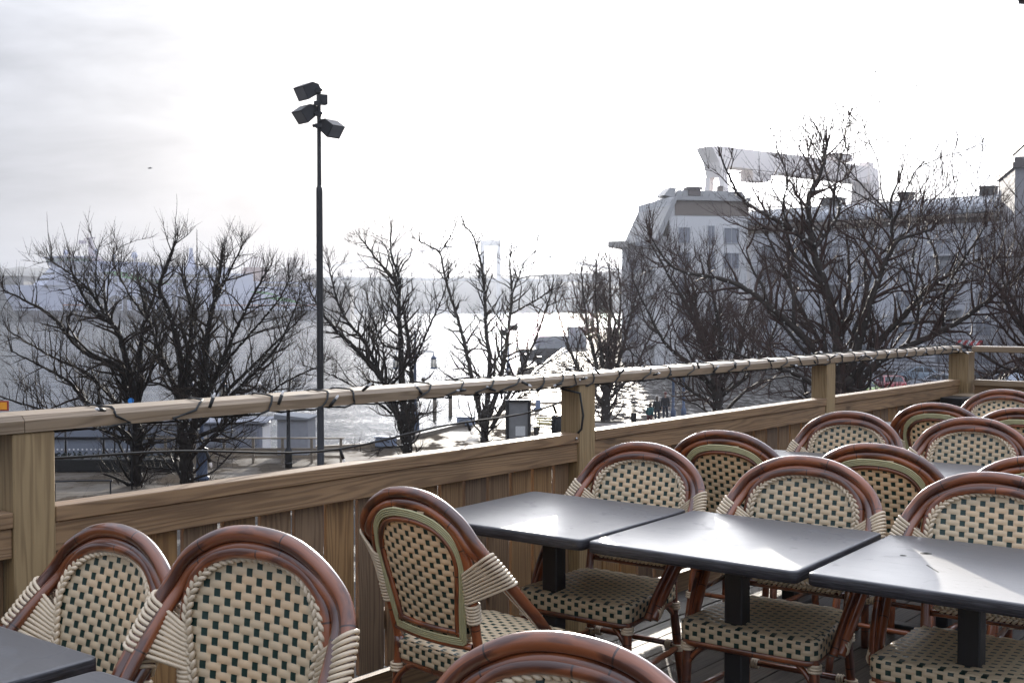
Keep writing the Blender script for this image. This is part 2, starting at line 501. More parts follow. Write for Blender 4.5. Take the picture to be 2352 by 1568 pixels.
# ---- light chain wound round the handrail
lc = empty('light_chain', Wp(1.2, 0, 1.17), 0, 'black cable of small clear bulbs wound in loops round the wooden handrail', 'string lights')
r2 = random.Random(12)
turns = [1.32, 1.80, 2.07, 2.36, 2.60, 2.72, 3.10, 3.28, 3.46, 3.62, 3.80, 3.93, 4.02, 4.16, 4.36, 4.62, 4.80, 5.02, 5.22, 5.45, 5.60, 5.85, 6.05, 6.22, 6.45, 6.62, 6.80, 7.0, 7.16, 7.36, 7.52, 7.70, 7.88, 8.05, 8.25, 8.42, 8.6, 8.8, 9.0]
pth = []
for i, s in enumerate(turns):
    nx = turns[i + 1] if i + 1 < len(turns) else s + .15
    sl_ = r2.uniform(-.10, .22) if r2.random() < .6 else r2.uniform(-.02, .06); g = min(.05, (nx - s) * .3)
    pth += [Wp(s - sl_ * .5, -.009, 1.130), Wp(s, -.010, 1.152), Wp(s + .012 + sl_ * .1, .004, 1.173), Wp(s + .02 + sl_ * .2, .03, 1.1775), Wp(s + .03 + sl_ * .3, .13, 1.1775), Wp(s + .035 + sl_ * .3, .163, 1.168),
            Wp(s + .05 + sl_ * .3, .165, 1.135), Wp(s + .06 + sl_ * .3, .150, 1.120), Wp((s + nx) / 2, .09, 1.119 - r2.uniform(0, .012)), Wp(nx - g - .02, .02, 1.119), Wp(nx - g, -.004, 1.119)]
path = []
for a, b in zip(pth, pth[1:]): path += [a, a.lerp(b, .5)]
m = MB(); m.tube(path, .0030, 5)
tw = []
for i, p in enumerate(path):
    a = i * 1.9; tw.append(p + V((math.cos(a), math.sin(a) * .5, math.sin(a))) * .003)
m.tube(tw, .0024, 4)
# a loose run under the rail, hanging outside the left bay
sag = []
for i in range(30):
    t = i / 29; sag.append(Wp(1.2 + 3.4 * t, .20, 1.105 - .30 * t * (1 - t) * 2 - .015 * math.sin(t * 17)))
m.tube(sag, .0045, 5)
m.tube([Wp(4.00, .06, 1.11), Wp(4.05, -.012, 1.09), Wp(4.072, -.014, .99), Wp(4.062, -.012, .93), Wp(4.06, .12, .80)], .0055, 5)
wpart(m, 'cable', MAT['cable'], lc)
n = 0
for i, s in enumerate(turns):
    for q in range(1 if i % 3 else 2):
        p = Wp(s + r2.uniform(-.05, .05), -.014, r2.uniform(1.125, 1.178)) if q == 0 else Wp(s + .05, r2.uniform(.02, .12), 1.188)
        d = V((r2.uniform(-1, 1), r2.uniform(-1, .2), r2.uniform(-.4, .8))).normalized()
        m = MB(); m.tube([p, p + d * .034], [.0052, .0060], 6)
        m.v = [w - lc.location for w in m.v]
        so = m.build('socket', MAT['cable'], lc)
        m = MB(); m.tube([p + d * .034, p + d * .043, p + d * .050], [.0048, .0048, .0022], 6); m.v = [w - lc.location for w in m.v]
        m.build('bulb', MAT['bulb'], so)
for i in (3, 9, 14, 20, 25):
    p = sag[i]; d = V((.35, -.2, -.9)).normalized()
    m = MB(); m.tube([p, p + d * .04], [.0052, .0062], 6); m.v = [w - lc.location for w in m.v]; so = m.build('socket', MAT['cable'], lc)
    m = MB(); m.tube([p + d * .04, p + d * .05, p + d * .058], [.005, .005, .002], 6); m.v = [w - lc.location for w in m.v]; m.build('bulb', MAT['bulb'], so)

# ================================================================== TABLES
TH = .6473
E1 = V((math.cos(TH), -math.sin(TH), 0)); E2 = V((math.sin(TH), math.cos(TH), 0))
T0 = V((-.3368, 4.0, 0)); TA, TG, TL = .693, .0224, .70
def row(al, ac): return T0 + E1 * al + E2 * ac
def rrect(w, h, r, k=4):
    P = []
    for cx, cy, a0 in ((w / 2 - r, h / 2 - r, 0), (-w / 2 + r, h / 2 - r, 90), (-w / 2 + r, -h / 2 + r, 180), (w / 2 - r, -h / 2 + r, 270)):
        for i in range(k + 1):
            a = math.radians(a0 + 90 * i / k); P.append((cx + r * math.cos(a), cy + r * math.sin(a)))
    return P
def make_table(label, group):
    t = empty('cafe_table', O3, -TH, label, 'table', group)
    m = MB()
    th = .036; zt = .735
    rings = []
    for ins, z in ((.004, zt - th), (.0, zt - th + .004), (.0, zt - .007), (.0018, zt - .0025), (.006, zt - .0005), (.010, zt)):
        rings.append([V((x, y, z)) for x, y in rrect(TA - 2 * ins, TL - 2 * ins, .022 - ins * .5)])
    n = len(rings[0]); b0 = 0
    for R in rings: m.v += R
    for i in range(5):
        for k in range(n):
            k2 = (k + 1) % n
            m.face([i * n + k, i * n + k2, (i + 1) * n + k2, (i + 1) * n + k], 0 if i > 2 else 1, True)
    m.face(range(5 * n, 6 * n), 0); m.face(list(range(n))[::-1], 1)
    m.build('tabletop', [MAT['table'], MAT['table_edge']], t)
    m = MB(); m.box((0, 0, .36), (.062, .062, .66), None, 0, 2, .004); m.box((0, 0, .692), (.30, .30, .012), None, 0, 2, .002)
    m.build('column', MAT['black'], t)
    m = MB()
    for a in (0, 90):
        c, s_ = math.cos(math.radians(a)), math.sin(math.radians(a))
        fr = (O3, V((c, s_, 0)), V((-s_, c, 0)), Z3)
        m.box((0, 0, .021), (.52, .062, .024 if a else .026), fr, 0, 0, .004)
        for q in (-1, 1): m.lathe([(.016, 0), (.018, .009)], (q * .24, 0, 0), 10, 0, True, fr)
    m.build('base', MAT['black'], t)
    return t
TG1 = 'square dark cafe tables in rows'
tb = make_table('square dark table pushed against the boards, sun and shade across its top', TG1)
def place_table(src, al, ac, label, first=False):
    p = row(al + TA / 2, ac + TL / 2)
    if first: src.location = p; return src
    return clone(src, p, -TH, label, TG1)
place_table(tb, 0, 0, None, True)
P1 = TA + TG
place_table(tb, P1, .0, 'square table glaring white in the sun in the middle of the front row')
t3 = place_table(tb, 2 * P1 + .004, .008, 'square table with ring marks cut by the right edge in the front row')
m = MB()
RM_ = plain('dried_spill', (.05, .045, .04), .7, .4, 60)
for x, y, r_ in ((-.16, .10, .017), (-.205, .03, .010)):
    m = MB(); m.lathe([(r_, .7352), (r_ * .98, .7354), (r_ * .55, .7354), (r_ * .5, .7352)], (x, y, 0), 16, 0, False); m.build('ring_mark', RM_, t3)
m = MB(); m.box((-.12, -.02, .7353), (.005, .09, .0003), (O3, V((.8, .6, 0)), V((-.6, .8, 0)), Z3)); m.build('scratch', RM_, t3)
place_table(tb, .10, 1.84, 'dim square table against the boards in the row behind the front row')
place_table(tb, .10 + P1, 1.85, 'square table shining white between the rows of chair backs at right')
place_table(tb, .10 + 2 * P1, 1.84, 'rightmost square table of the row behind the front row')
place_table(tb, .12, 3.62, 'farthest square table by the boards, mostly behind chair backs')
def solve_row(x, y, z):
    Y = (CAMZ - z) * FD / (y - HZ); d = V(((x - CX) / FD * Y, Y, 0)) - T0
    return d.dot(E1), d.dot(E2)
al, ac = solve_row(223, 1513, .735)
place_table(tb, al - TA, ac - TL, 'square dark table at the bottom left corner before the two near chairs')
al2, ac2 = solve_row(217, 1541, .735)
place_table(tb, al2, ac2 - TL, 'sliver of a square dark table at the bottom edge, right of the corner table')

# ================================================================== WICKER BISTRO CHAIR
def off2(path, d, closed=True):
    """inset a closed (x, z) path by d"""
    out = []; n = len(path)
    A = sum(path[i][0] * path[(i + 1) % n][1] - path[(i + 1) % n][0] * path[i][1] for i in range(n))
    sg = 1 if A > 0 else -1
    for i in range(n):
        a, b = path[i - 1], path[(i + 1) % n]
        tx, tz = b[0] - a[0], b[1] - a[1]; L = math.hypot(tx, tz) or 1
        out.append((path[i][0] - sg * tz / L * d, path[i][1] + sg * tx / L * d))
    return out
def inside(p, poly):
    c = False; n = len(poly)
    for i in range(n):
        a, b = poly[i], poly[i - 1]
        if (a[1] > p[1]) != (b[1] > p[1]) and p[0] < (b[0] - a[0]) * (p[1] - a[1]) / (b[1] - a[1]) + a[0]: c = not c
    return c
CU, CR = .0142, .0168
def wide(u):
    k = math.floor(u / 2); f = u - 2 * k
    return 2 * k + (f * 1.14 if f < 1 else 1.14 + (f - 1) * .86)
def weave(m, fn, nc, nr, ok, sc_=3, sr=4, amp=.0023, c0=0):
    """plaited cane: fn(u, v) -> (point, normal) with u, v counted in strands"""
    idx = {}
    def h(i, j):
        u, v = i / sc_, j / sr
        r = int(min(v, nr - 1e-6)); c = u
        ph = (c - 2 * (r % 2) - c0) % 4
        fv = v - math.floor(v)
        if j % sr == 0: return -.3 * amp
        strand = .62 + .38 * abs(math.sin(2 * PI * fv))
        edge = min(1, 4 * min(fv, 1 - fv))
        if ph <= 1.0001 and ph >= -.0001: return -.35 * amp * (1 if .1 < ph < .9 else .2)
        t = (ph - 1) / 3
        return amp * (math.sin(PI * t) ** .55) * strand * edge + amp * .1
    def vid(i, j):
        k = (i, j)
        if k not in idx:
            p, n = fn(wide(i / sc_), j / sr)
            idx[k] = len(m.v); m.v.append(p + n * h(i, j))
        return idx[k]
    for r in range(nr):
        for c in range(nc):
            if not ok(c + .5, r + .5): continue
            g = ((c - 2 * (r % 2) - c0) % 4) == 0
            for a in range(sc_):
                for b in range(sr):
                    i, j = c * sc_ + a, r * sr + b
                    m.face([vid(i, j), vid(i + 1, j), vid(i + 1, j + 1), vid(i, j + 1)], 1 if g else 0, True)
def by(z): return -.20 - (z - .46) * .235        # back plane
BN = V((0, 1, .235)).normalized(); BT = V((0, -.235, 1)).normalized()
def bp(x, z, d=0.0):
    p = V((x, by(z), z)) + BN * d
    # gently dished for the sitter's back
    return p - BN * (.022 * max(0, 1 - (x / .2) ** 2))
def mirror(pts):
    """left half given bottom to top, last point on the axis"""
    return pts + [(-x, z) for x, z in pts[-2::-1]]
edge_half = [(-.150, .512), (-.166, .60), (-.188, .70), (-.194, .755), (-.178, .812), (-.132, .860), (-.068, .884), (0, .890)]
edge2 = [(p.x, p.y) for p in spline([V((x, z, 0)) for x, z in mirror(edge_half)], 5)]
def dense_closed(e2, n):
    P = [V((x, z, 0)) for x, z in e2]
    P = P + spline([P[-1], V((.05, .511, 0)), V((-.05, .511, 0)), P[0]], 5)[1:]
    return [(p.x, p.y) for p in resample(P, n)][:-1]
EDGE = dense_closed(edge2, 96)

def make_chair(label, group):
    t = empty('wicker_chair', O3, 0, label, 'chair', group)
    # ---- seat
    m = MB()
    out2 = []
    def seat_outline(inset=0.0, k=5):
        fw, bw, fy, byy, r = .235 - inset, .200 - inset, .215 - inset, -.215 + inset, .045
        P = []
        cor = [((fw, fy), .045), ((-fw, fy), .045), ((-bw, byy), .05), ((bw, byy), .05)]
        pts = [c for c, _ in cor]
        for i in range(4):
            p = V((*pts[i], 0)); a = (V((*pts[i - 1], 0)) - p).normalized(); b = (V((*pts[(i + 1) % 4], 0)) - p).normalized(); rr = cor[i][1]
            s0, s1 = p + a * rr, p + b * rr
            for q in range(k + 1):
                u = q / k; P.append(((1 - u) ** 2 * s0 + 2 * u * (1 - u) * p + u * u * s1))
        return [V((p.x, p.y + (.02 * (1 - (p.x / .24) ** 2) if p.y > .1 else 0), 0)) for p in P]
    SO = seat_outline(); SI = [(p.x, p.y) for p in seat_outline(.012)]
    nc = 34; nr = 27
    def top(u, v):
        x = (u - nc / 2) * CU; y = (v - nr / 2) * CR
        d = max(abs(x) / .24, abs(y) / .235)
        return V((x, y, .452 + .012 * (1 - d ** 4) - .006 * math.exp(-(x * x + y * y) / .02))), Z3
    weave(m, top, nc, nr, lambda u, v: inside(((u - nc / 2) * CU, (v - nr / 2) * CR), SI), 3, 4)
    # skirt
    per = resample(SO + [SO[0]], 241)
    Lp = sum((b - a).length for a, b in zip(per, per[1:]))
    ncs = int(round(Lp / CU / 4)) * 4
    def skirt(u, v):
        f = (u / ncs % 1.0) * 240; i = int(f); p = per[i].lerp(per[i + 1], f - i)
        tn = (per[min(i + 1, 240)] - per[max(i - 1, 0)]).normalized(); nrm = V((tn.y, -tn.x, 0))
        if nrm.dot(V((p.x, p.y, 0))) < 0: nrm = -nrm
        # v 0 at the bottom, rolls over on to the top
        z = .396 + v * .0152
        ro = max(0, v - 3.2) / 1.8
        return V((p.x, p.y, min(z, .396 + 3.2 * .0152 + .010 * math.sin(ro * PI / 2)))) - nrm * (.018 * (1 - math.cos(min(ro, 1) * PI / 2))) , (nrm * (1 - min(ro, 1) * .8) + Z3 * ro).normalized()
    weave(m, skirt, ncs, 5, lambda u, v: True, 3, 4)
    m.build('seat', [MAT['cream'], MAT['green']], t)
    # ---- backrest: woven panel, its plait in front and piping behind
    m = MB()
    nb, nrb = 28, 23
    def front(u, v): return bp((u - nb / 2) * CU, .505 + v * CR, .004), BN
    def rear(u, v): return bp((u - nb / 2) * CU, .505 + v * CR, -.001), -BN
    ok = lambda u, v: inside(((u - nb / 2) * CU, .505 + v * CR), EDGE)
    weave(m, front, nb, nrb, ok)
    weave(m, rear, nb, nrb, ok, 2, 4, .0026)
    back = m.build('backrest', [MAT['cream'], MAT['green']], t)
    m = MB()
    br = [bp(x, z, .010) for x, z in resample2(off2(EDGE, .004), 74)]
    n = len(br)
    for i in range(n):
        p = br[i]; tg = (br[(i + 1) % n] - br[i - 1]).normalized(); sd = tg.cross(BN).normalized()
        for q in (-1, 1):
            ax = (tg * .80 - sd * .55 * q).normalized(); c = p + sd * (.0062 * q) + tg * (.0045 * q)
            up = BN; a2 = ax.cross(up).normalized(); u3 = a2.cross(ax)
            m.ball(c + BN * .001, (.0142, .0062, .0070), 6, 5, 0, (ax, a2, u3))
    m.build('plaited_edge', MAT['wrap'], back)
    m = MB()
    for k in range(4):
        pt = [bp(x, z, -.012) for x, z in off2(EDGE, -.004 + k * .0062)]
        m.tube(pt, .0034, 5, 0, True)
    m.build('piping', MAT['piping'], back)
    m = MB()
    m.tube([bp(x, z, -.006) for x, z in off2(EDGE, .029)], .009, 8, 0, True)
    m.build('inner_rim', MAT['bamboo'], back)
    # ---- poles
    inner = mirror([(-.182, .44), (-.187, .56), (-.200, .68), (-.203, .755), (-.185, .818), (-.136, .866), (-.068, .888), (0, .893)])
    ip = spline([V((x, by(z) - .004, z)) for x, z in inner], 5)
    m = MB(); m.tube(ip, .0150, 10)
    lo = [bp(x, .500, -.004) for x in (-.17, -.08, 0, .08, .17)]
    m.tube(spline(lo, 3), .011, 8)
    m.build('back_frame', MAT['bamboo'], t)
    def hoop(ins):
        half = [(-.255, .075, .385), (-.268, .030, .46), (-.281, -.055, .555), (-.287, -.155, .655), (-.277, -.232, .740), (-.248, by(.812), .812), (-.196, by(.872), .872), (-.105, by(.918), .918), (0, by(.932), .932)]
        P = []
        for i, (x, y, z) in enumerate(half):
            w = min(1, i / 4.0)
            k = 1 - min(1, max(0, (z - .74) / .19))      # 1 on the sides, 0 at the crown
            P.append(V((x + ins * (.55 + .45 * w) * (.35 + .65 * k), y + ins * .5 * (1 - w), z - ins * (1 - k) - ins * .45 * k * (1 - abs(2 * k - 1)))))
        return spline(P + [V((-p.x, p.y, p.z)) for p in P[-2::-1]], 6)
    ho = hoop(0); hi = hoop(.0300)
    m = MB(); m.tube(ho, .0172, 12); m.build('outer_hoop', MAT['bamboo'], t)
    m = MB(); m.tube(hi, .0150, 10); m.build('inner_hoop', MAT['bamboo'], t)
    # ---- cane binding that ties the hoops to the frame
    def loop(m, A, B, ra, rb, out_n, r=.0043, k=6):
        ax = (A - B); L = ax.length; ax.normalize(); nn_ = (out_n - ax * out_n.dot(ax)).normalized()
        P = []
        for i in range(k + 1):
            a = -PI / 2 + PI * i / k; P.append(A + ax * (math.cos(a) * ra) + nn_ * (math.sin(a) * ra))
        for i in range(k + 1):
            a = PI / 2 + PI * i / k; P.append(B + ax * (math.cos(a) * rb) + nn_ * (math.sin(a) * rb))
        m.tube(P, r, 5, 0, True, flat=1.0)
    def ring(m, c, axis, r, tr=.0042):
        axis = V(axis).normalized(); a = axis.cross(X3 if abs(axis.x) < .9 else Y3).normalized(); b = axis.cross(a)
        m.tube([c + a * (math.cos(q) * r) + b * (math.sin(q) * r) for q in [2 * PI * i / 12 for i in range(12)]], tr, 5, 0, True)
    for sd in (-1, 1):
        m = MB()
        for i in range(10):
            f = i / 9
            zh = .690 + .085 * f
            H = min(ho[:len(ho) // 2], key=lambda p: abs(p.z - zh)); H = V((-H.x * -1 if sd < 0 else -H.x, H.y, H.z))
            zi = .640 + .088 * f
            U = V((sd * (.194 + .007 * f), by(zi) - .004, zi))
            # exact point on the hoop at this height
            hp = ho[:len(ho) // 2]
            for a, b in zip(hp, hp[1:]):
                if (a.z - zh) * (b.z - zh) <= 0 and a.z != b.z:
                    q = (zh - a.z) / (b.z - a.z); w = a.lerp(b, q); H = V((sd * abs(w.x), w.y, w.z))
            loop(m, H, U, .0212, .0190, BN, .0051)
        for i in range(6):
            z = .580 + i * .0095
            ring(m, V((sd * (.187 + (z - .56) * .10), by(z) - .004, z)), (0, -.235, 1), .0185, .0052)
        m.build('cane_binding', MAT['wrap'], t)
    # ---- legs, rails, stretchers
    lg = {}
    for sx in (-1, 1):
        for fy in (1, -1):
            if fy > 0: P = [V((sx * .212, .178, .43)), V((sx * .216, .19, .25)), V((sx * .222, .205, 0))]
            else: P = [V((sx * .182, by(.46) - .004, .46)), V((sx * .186, -.212, .30)), V((sx * .200, -.262, 0))]
            lg[(sx, fy)] = P
            m = MB(); m.tube(spline(P, 4), .0165 if fy > 0 else .0155, 10)
            m.build('leg', MAT['bamboo'], t)
    def lp(sx, fy, z):
        P = lg[(sx, fy)]
        for a, b in zip(P, P[1:]):
            if b.z <= z <= a.z: return a.lerp(b, (a.z - z) / (a.z - b.z))
        return P[-1]
    m = MB()
    m.tube([V((p.x * .93, p.y * .93, .385)) for p in SO], .0135, 8, 0, True)
    m.build('seat_rail', MAT['bamboo'], t)
    m = MB()
    zs = .205
    for sx in (-1, 1): m.tube([lp(sx, 1, zs), lp(sx, -1, zs)], .011, 8)
    m.tube([lp(-1, 1, zs + .005), lp(1, 1, zs + .005)], .011, 8); m.tube([lp(-1, -1, zs + .01), lp(1, -1, zs + .01)], .011, 8)
    m.build('stretcher', MAT['bamboo'], t)
    def brace(a, b): 
        m = MB(); c = V((a.x * .95, a.y * .95, b.z)); m.tube(spline([a, a.lerp(c, .62), b.lerp(c, .55), b], 5), .0095, 7); m.build('curved_brace', MAT['bamboo'], t)
    for sx in (-1, 1):
        for fy in (1, -1):
            brace(lp(sx, fy, .19), V((sx * .06, lp(sx, fy, .38).y * .94, .378)))
            brace(lp(sx, fy, .17), V((lp(sx, fy, .38).x * .93, fy * .045, .378)))
    for sx in (-1, 1):
        for fy in (1, -1):
            m = MB()
            for z in (.198, .207, .216): ring(m, lp(sx, fy, z), (0, 0, 1), .0190, .0046)
            for i in range(3):
                p = lp(sx, fy, zs); ring(m, p + V((-sx * (.028 + i * .009), 0, .006)), X3, .0145, .0042)
            m.build('leg_binding', MAT['wrap'], t)
            m = MB()
            for z in (.375, .366, .357): ring(m, lp(sx, fy, z), (0, 0, 1), .0190, .0046)
            m.build('seat_binding', MAT['wrap'], t)
        m = MB()
        for i in range(4): loop(m, V((sx * .262, .066 - i * .008, .405 + i * .008)), V((sx * .212, .055 - i * .008, .388)), .018, .015, Z3)
        for i in range(3): ring(m, V((sx * .205, -.04 + i * .009, .384)), Y3, .0170, .0042)
        m.build('hoop_binding', MAT['wrap'], t)
    return t
def resample2(pts, n):
    P = [V((x, z, 0)) for x, z in pts]; P.append(P[0])
    return [(p.x, p.y) for p in resample(P, n + 1)][:-1]

CG = 'cane bistro chairs set at the tables'
ch = make_chair('cane bistro chair seen from behind, pulled out at the table by the boards', CG)
# crown of the hoop sits .354 behind the chair's middle and .931 up
def place_chair(x, y, face, label, first=False, zc=.945, tip=0.0):
    """x, y: where the crown of the hoop is seen; face: heading of the sitter in degrees from the row axis E2"""
    Y = (CAMZ - zc) * FD / (y - HZ); p = V(((x - CX) / FD * Y, Y, 0))
    rz = -TH + math.radians(face)
    f = V((-math.sin(rz), math.cos(rz), 0))
    p = p + f * .305
    if tip:          # tipped forward on its front legs against the table
        q = math.sin(tip); back = .311 * math.cos(tip) - .932 * q
        p = p - f * .305 + f * back; p.z = .205 * q
        o = clone(ch, p, rz, label, CG); o.rotation_euler = (-tip, 0, rz); return o
    if first: ch.location = p; ch.rotation_euler = (0, 0, rz); return ch
    return clone(ch, p, rz, label, CG)
place_chair(944, 1122, -8, None, True)
place_chair(265, 1234, 178, 'cane bistro chair facing us in front of the thick left railing post', False, .92)
place_chair(590, 1224, 184, 'large cane bistro chair facing us at left foreground, whole oval back showing', False, 1.003, .15)
place_chair(1318, 1497, 184, 'nearest cane bistro chair, only its brown hoop rising from the bottom edge', False, .925)
place_chair(1480, 1018, 181, 'cane bistro chair facing us behind the table by the boards')
place_chair(1855, 1050, 182, 'cane bistro chair facing us behind the middle table of the front row')
place_chair(2290, 1088, 182, 'cane bistro chair facing us behind the ring-marked table at the right edge')
place_chair(1665, 990, 2, 'cane bistro chair seen from behind, close to the boards past the front row')
place_chair(2015, 1020, 0, 'cane bistro chair seen from behind, backing on to the middle chair of the front row')
place_chair(2400, 1050, 1, 'cane bistro chair seen from behind, a corner of its hoop at the right edge')
place_chair(1955, 946, 180, 'cane bistro chair facing us by the boards in the second row')
place_chair(2240, 960, 181, 'cane bistro chair facing us behind the white shining table of the second row')
place_chair(2155, 926, -2, 'farther cane bistro chair seen from behind, its weave glowing orange')
place_chair(2352, 938, -1, 'cane bistro chair seen from behind at the right edge, half hidden by another')
place_chair(2310, 895, 180, 'farthest cane bistro chair facing us before the end railing')
# ================================================================== WATER, GROUND, FAR SHORE
def sheet(name, poly, z, mat, kind='structure', depth=None):
    m = MB()
    if depth is None:
        m.v = [V((x, y, z)) for x, y in poly]; m.face(range(len(poly)))
    else:
        m.prism(poly, -depth, (V((0, 0, z)), X3, Y3, Z3))
    o = m.build(name, mat); return tag(o, kind=kind)

t = NT('harbour_water')
c = t.coord('Object', (1, 1, 1))
mpw = t.n.new('ShaderNodeMapping'); mpw.inputs['Scale'].default_value = (.34, .62, 1); mpw.inputs['Rotation'].default_value = (0, 0, .35); t.link(c, mpw.inputs[0])
wn1 = t.noise(mpw.outputs[0], .22, 7, .68, .5)
wn2 = t.noise(mpw.outputs[0], 2.2, 4, .6)
hh = t.math('ADD', wn1, t.math('MULTIPLY', wn2, .16))
t.set(Base_Color=(.020, .028, .034), Roughness=.07, Specular_IOR_Level=.7, IOR=1.33)
t.bump(hh, 1.0, 1.0)
MAT['water'] = t.mat
sheet('water', [(-2300, 42), (2800, 42), (2800, 3050), (-2300, 3050)], WZ, MAT['water'])

t = NT('wet_paving'); c = t.coord('Object')
pn = t.noise(c, 3.2, 5, .7); pf = t.noise(c, 22, 3, .6)
t.set(Base_Color=t.mix(pn, (.045, .041, .038), (.10, .092, .085)), Roughness=t.math('ADD', t.math('MULTIPLY', pn, .3), .4), Specular_IOR_Level=t.math('MULTIPLY', t.ramp(t.noise(t.coord('Object', (.9, .28, 1)), 1.6, 5, .7), [(.52, 0.0), (.66, 1.0)]), .3))
t.bump(t.math('ADD', pf, pn), .6, .05)
MAT['paving'] = t.mat
t = NT('boardwalk_planks'); c = t.coord('Object')
br = t.n.new('ShaderNodeTexBrick'); mpb = t.n.new('ShaderNodeMapping'); mpb.inputs['Rotation'].default_value = (0, 0, -.28); t.link(c, mpb.inputs[0])
t.link(mpb.outputs[0], br.inputs['Vector'])
for k, v in (('Scale', 1.0), ('Mortar Size', .012), ('Brick Width', 3.6), ('Row Height', .16), ('Color1', (.12, .098, .075, 1)), ('Color2', (.07, .057, .045, 1)), ('Mortar', (.03, .025, .02, 1))): br.inputs[k].default_value = v
t.set(Base_Color=br.outputs[0], Roughness=.6, Specular_IOR_Level=t.math('MULTIPLY', t.ramp(t.noise(t.coord('Object', (.5, .3, 1)), 1.1, 5, .65), [(.46, 0.0), (.64, 1.0)]), .2)); t.bump(t.math('MULTIPLY', br.outputs['Fac'], -1.0), .5, .01)
MAT['boardwalk'] = t.mat

edge = [(-300, 40), (-60, 57), (-24, 55), (-14, 54.2), (-6.7, 57.7), (-2.8, 68.4), (-1.4, 72.7), (.34, 88.9), (2.4, 126), (9, 198), (24, 330), (70, 560), (150, 900), (320, 1400)]
land = [(-300, -60)] + edge + [(2400, 1500), (2400, -60)]
sheet('ground', land, GZ - .02, MAT['paving'], 'structure', 2.4)
walk = edge[1:9] + [(8.2, 126), (6.0, 88), (4.6, 72), (3.4, 60), (1.5, 46), (-6, 40), (-30, 38), (-60, 40)]
sheet('boardwalk', walk, GZ, MAT['boardwalk'])
# timber edge of the quay
m = MB()
for (a, b), (c2, d) in zip(edge[1:9], edge[2:10]):
    p, q = V((a, b, GZ + .10)), V((c2, d, GZ + .10)); L = (q - p).length; ax = (q - p).normalized()
    m.box((L / 2, .14, 0), (L - .02, .26, .24), (p, ax, V((ax.y, -ax.x, 0)), Z3), 0, 0, .02)
o = m.build('quay_edge', MAT['quay_wood']); tag(o, kind='structure')

# hills across the river
hillm = plain('winter_woodland', (.060, .062, .050), .9, .45, .02)
def ridge(name, pts, Y, depth, seed):
    r = random.Random(seed); m = MB(); xs = []
    top = [at(x, y, Y) for x, y in pts]
    n = 220; P = resample(top, n); rings = []
    for i, p in enumerate(P):
        j = r.uniform(-1, 1) * 2.4 + 2.5 * math.sin(i * .31 + seed)
        h = max(6, p.z - WZ + j)
        rings.append([V((p.x, Y - depth * .5, WZ - 1)), V((p.x + r.uniform(-3, 3), Y - depth * .38, WZ + h * .42 + r.uniform(-2, 2))), V((p.x, Y - depth * .2, WZ + h * .80 + r.uniform(-2, 2))), V((p.x, Y, WZ + h)), V((p.x, Y + depth * .5, WZ + h * .7)), V((p.x, Y + depth, WZ - 1))])
    for k in range(5):
        for i in range(n - 1):
            if k == 0 and i == 0: 
                for R in rings: m.v += R
            m.face([i * 6 + k, (i + 1) * 6 + k, (i + 1) * 6 + k + 1, i * 6 + k + 1], 0, True)
    o = m.build(name, hillm); return tag(o, kind='structure')
ridge('hills', [(-900, 640), (-300, 628), (0, 618), (60, 614), (150, 622), (420, 640), (700, 632), (760, 634), (860, 640), (960, 638), (1080, 632), (1180, 634), (1300, 646), (1450, 655), (1700, 650), (2400, 640), (3100, 650)], 2250, 500, 3)
ridge('hills', [(700, 650), (1000, 646), (1250, 634), (1400, 622), (1600, 624), (2000, 620), (2800, 640)], 2700, 320, 8)

# ================================================================== SUSPENSION BRIDGE (far, in the glare)
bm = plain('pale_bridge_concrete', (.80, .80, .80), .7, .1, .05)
BY = 1560
bc = at(1127, 707, BY)
br_ = empty('suspension_bridge', (bc.x, BY, WZ), 0, 'faint grey suspension bridge tower and cables dissolving in the glare over the river', 'bridge')
def loc(p): return V(p) - V((bc.x, BY, WZ))
m = MB()
for sx in (-1, 1):
    m.loft([[V((sx * 11 + a * w, b * w, z)) for a, b in ((-1, -1), (1, -1), (1, 1), (-1, 1))] for w, z in ((3.2, -6), (3.0, 50), (2.5, 101))], 0, False)
m.box((0, 0, 97), (22, 4, 8)); m.box((0, 0, 46), (22, 4, 5))
m.build('tower', bm, br_)
bd = V((.96, .28, 0)).normalized()
m = MB()
m.box((-40, 0, 47), (760, 17, 3.2), (O3, bd, V((-bd.y, bd.x, 0)), Z3))
m.build('road_deck', bm, br_)
m = MB()
for sy in (-8, 8):
    w_ = V((-bd.y, bd.x, 0)) * sy
    m.tube([w_ + bd * (-300 * i / 8) + Z3 * (101 - 52 * i / 8) for i in range(9)], .7, 5)
    m.tube([w_ + bd * (340 * i / 14) + Z3 * (52 + 49 * (1 - i / 14) ** 2) for i in range(15)], .7, 5)
    for i in range(1, 14): 
        q = w_ + bd * (340 * i / 14); m.tube([q + Z3 * 48, q + Z3 * (52 + 49 * (1 - i / 14) ** 2)], .18, 3)
m.build('cable', bm, br_)

# ================================================================== FERRY
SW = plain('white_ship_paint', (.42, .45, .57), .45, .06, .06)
SD = plain('dark_blue_hull', (.025, .026, .05), .5, .15, .05)
SL = plain('navy_lettering', (.03, .03, .05), .5, .1, .05)
SG = plain('green_wave_paint', (.10, .33, .12), .5, .1, .05)
SO_ = plain('red_orange_stripe', (.40, .20, .16), .5, .1, .05)
SGL = plain('ship_window', (.035, .045, .055), .15, .2, .1)
SB = plain('buff_funnel', (.30, .27, .24), .6, .1, .05)
SR = plain('rust_red_funnel', (.24, .15, .13), .6, .1, .05)
hd = math.radians(40)                       # heading: to the left and towards us
fx = V((-math.cos(hd), -math.sin(hd), 0)); fy = V((math.sin(hd), -math.cos(hd), 0))   # forward; near side (towards us)
bow = at(62, 737, 772); bow.z = WZ
so0 = bow - fx * 228 - fy * 14.5 + V((0, 0, 0))    # stern, on the centre line
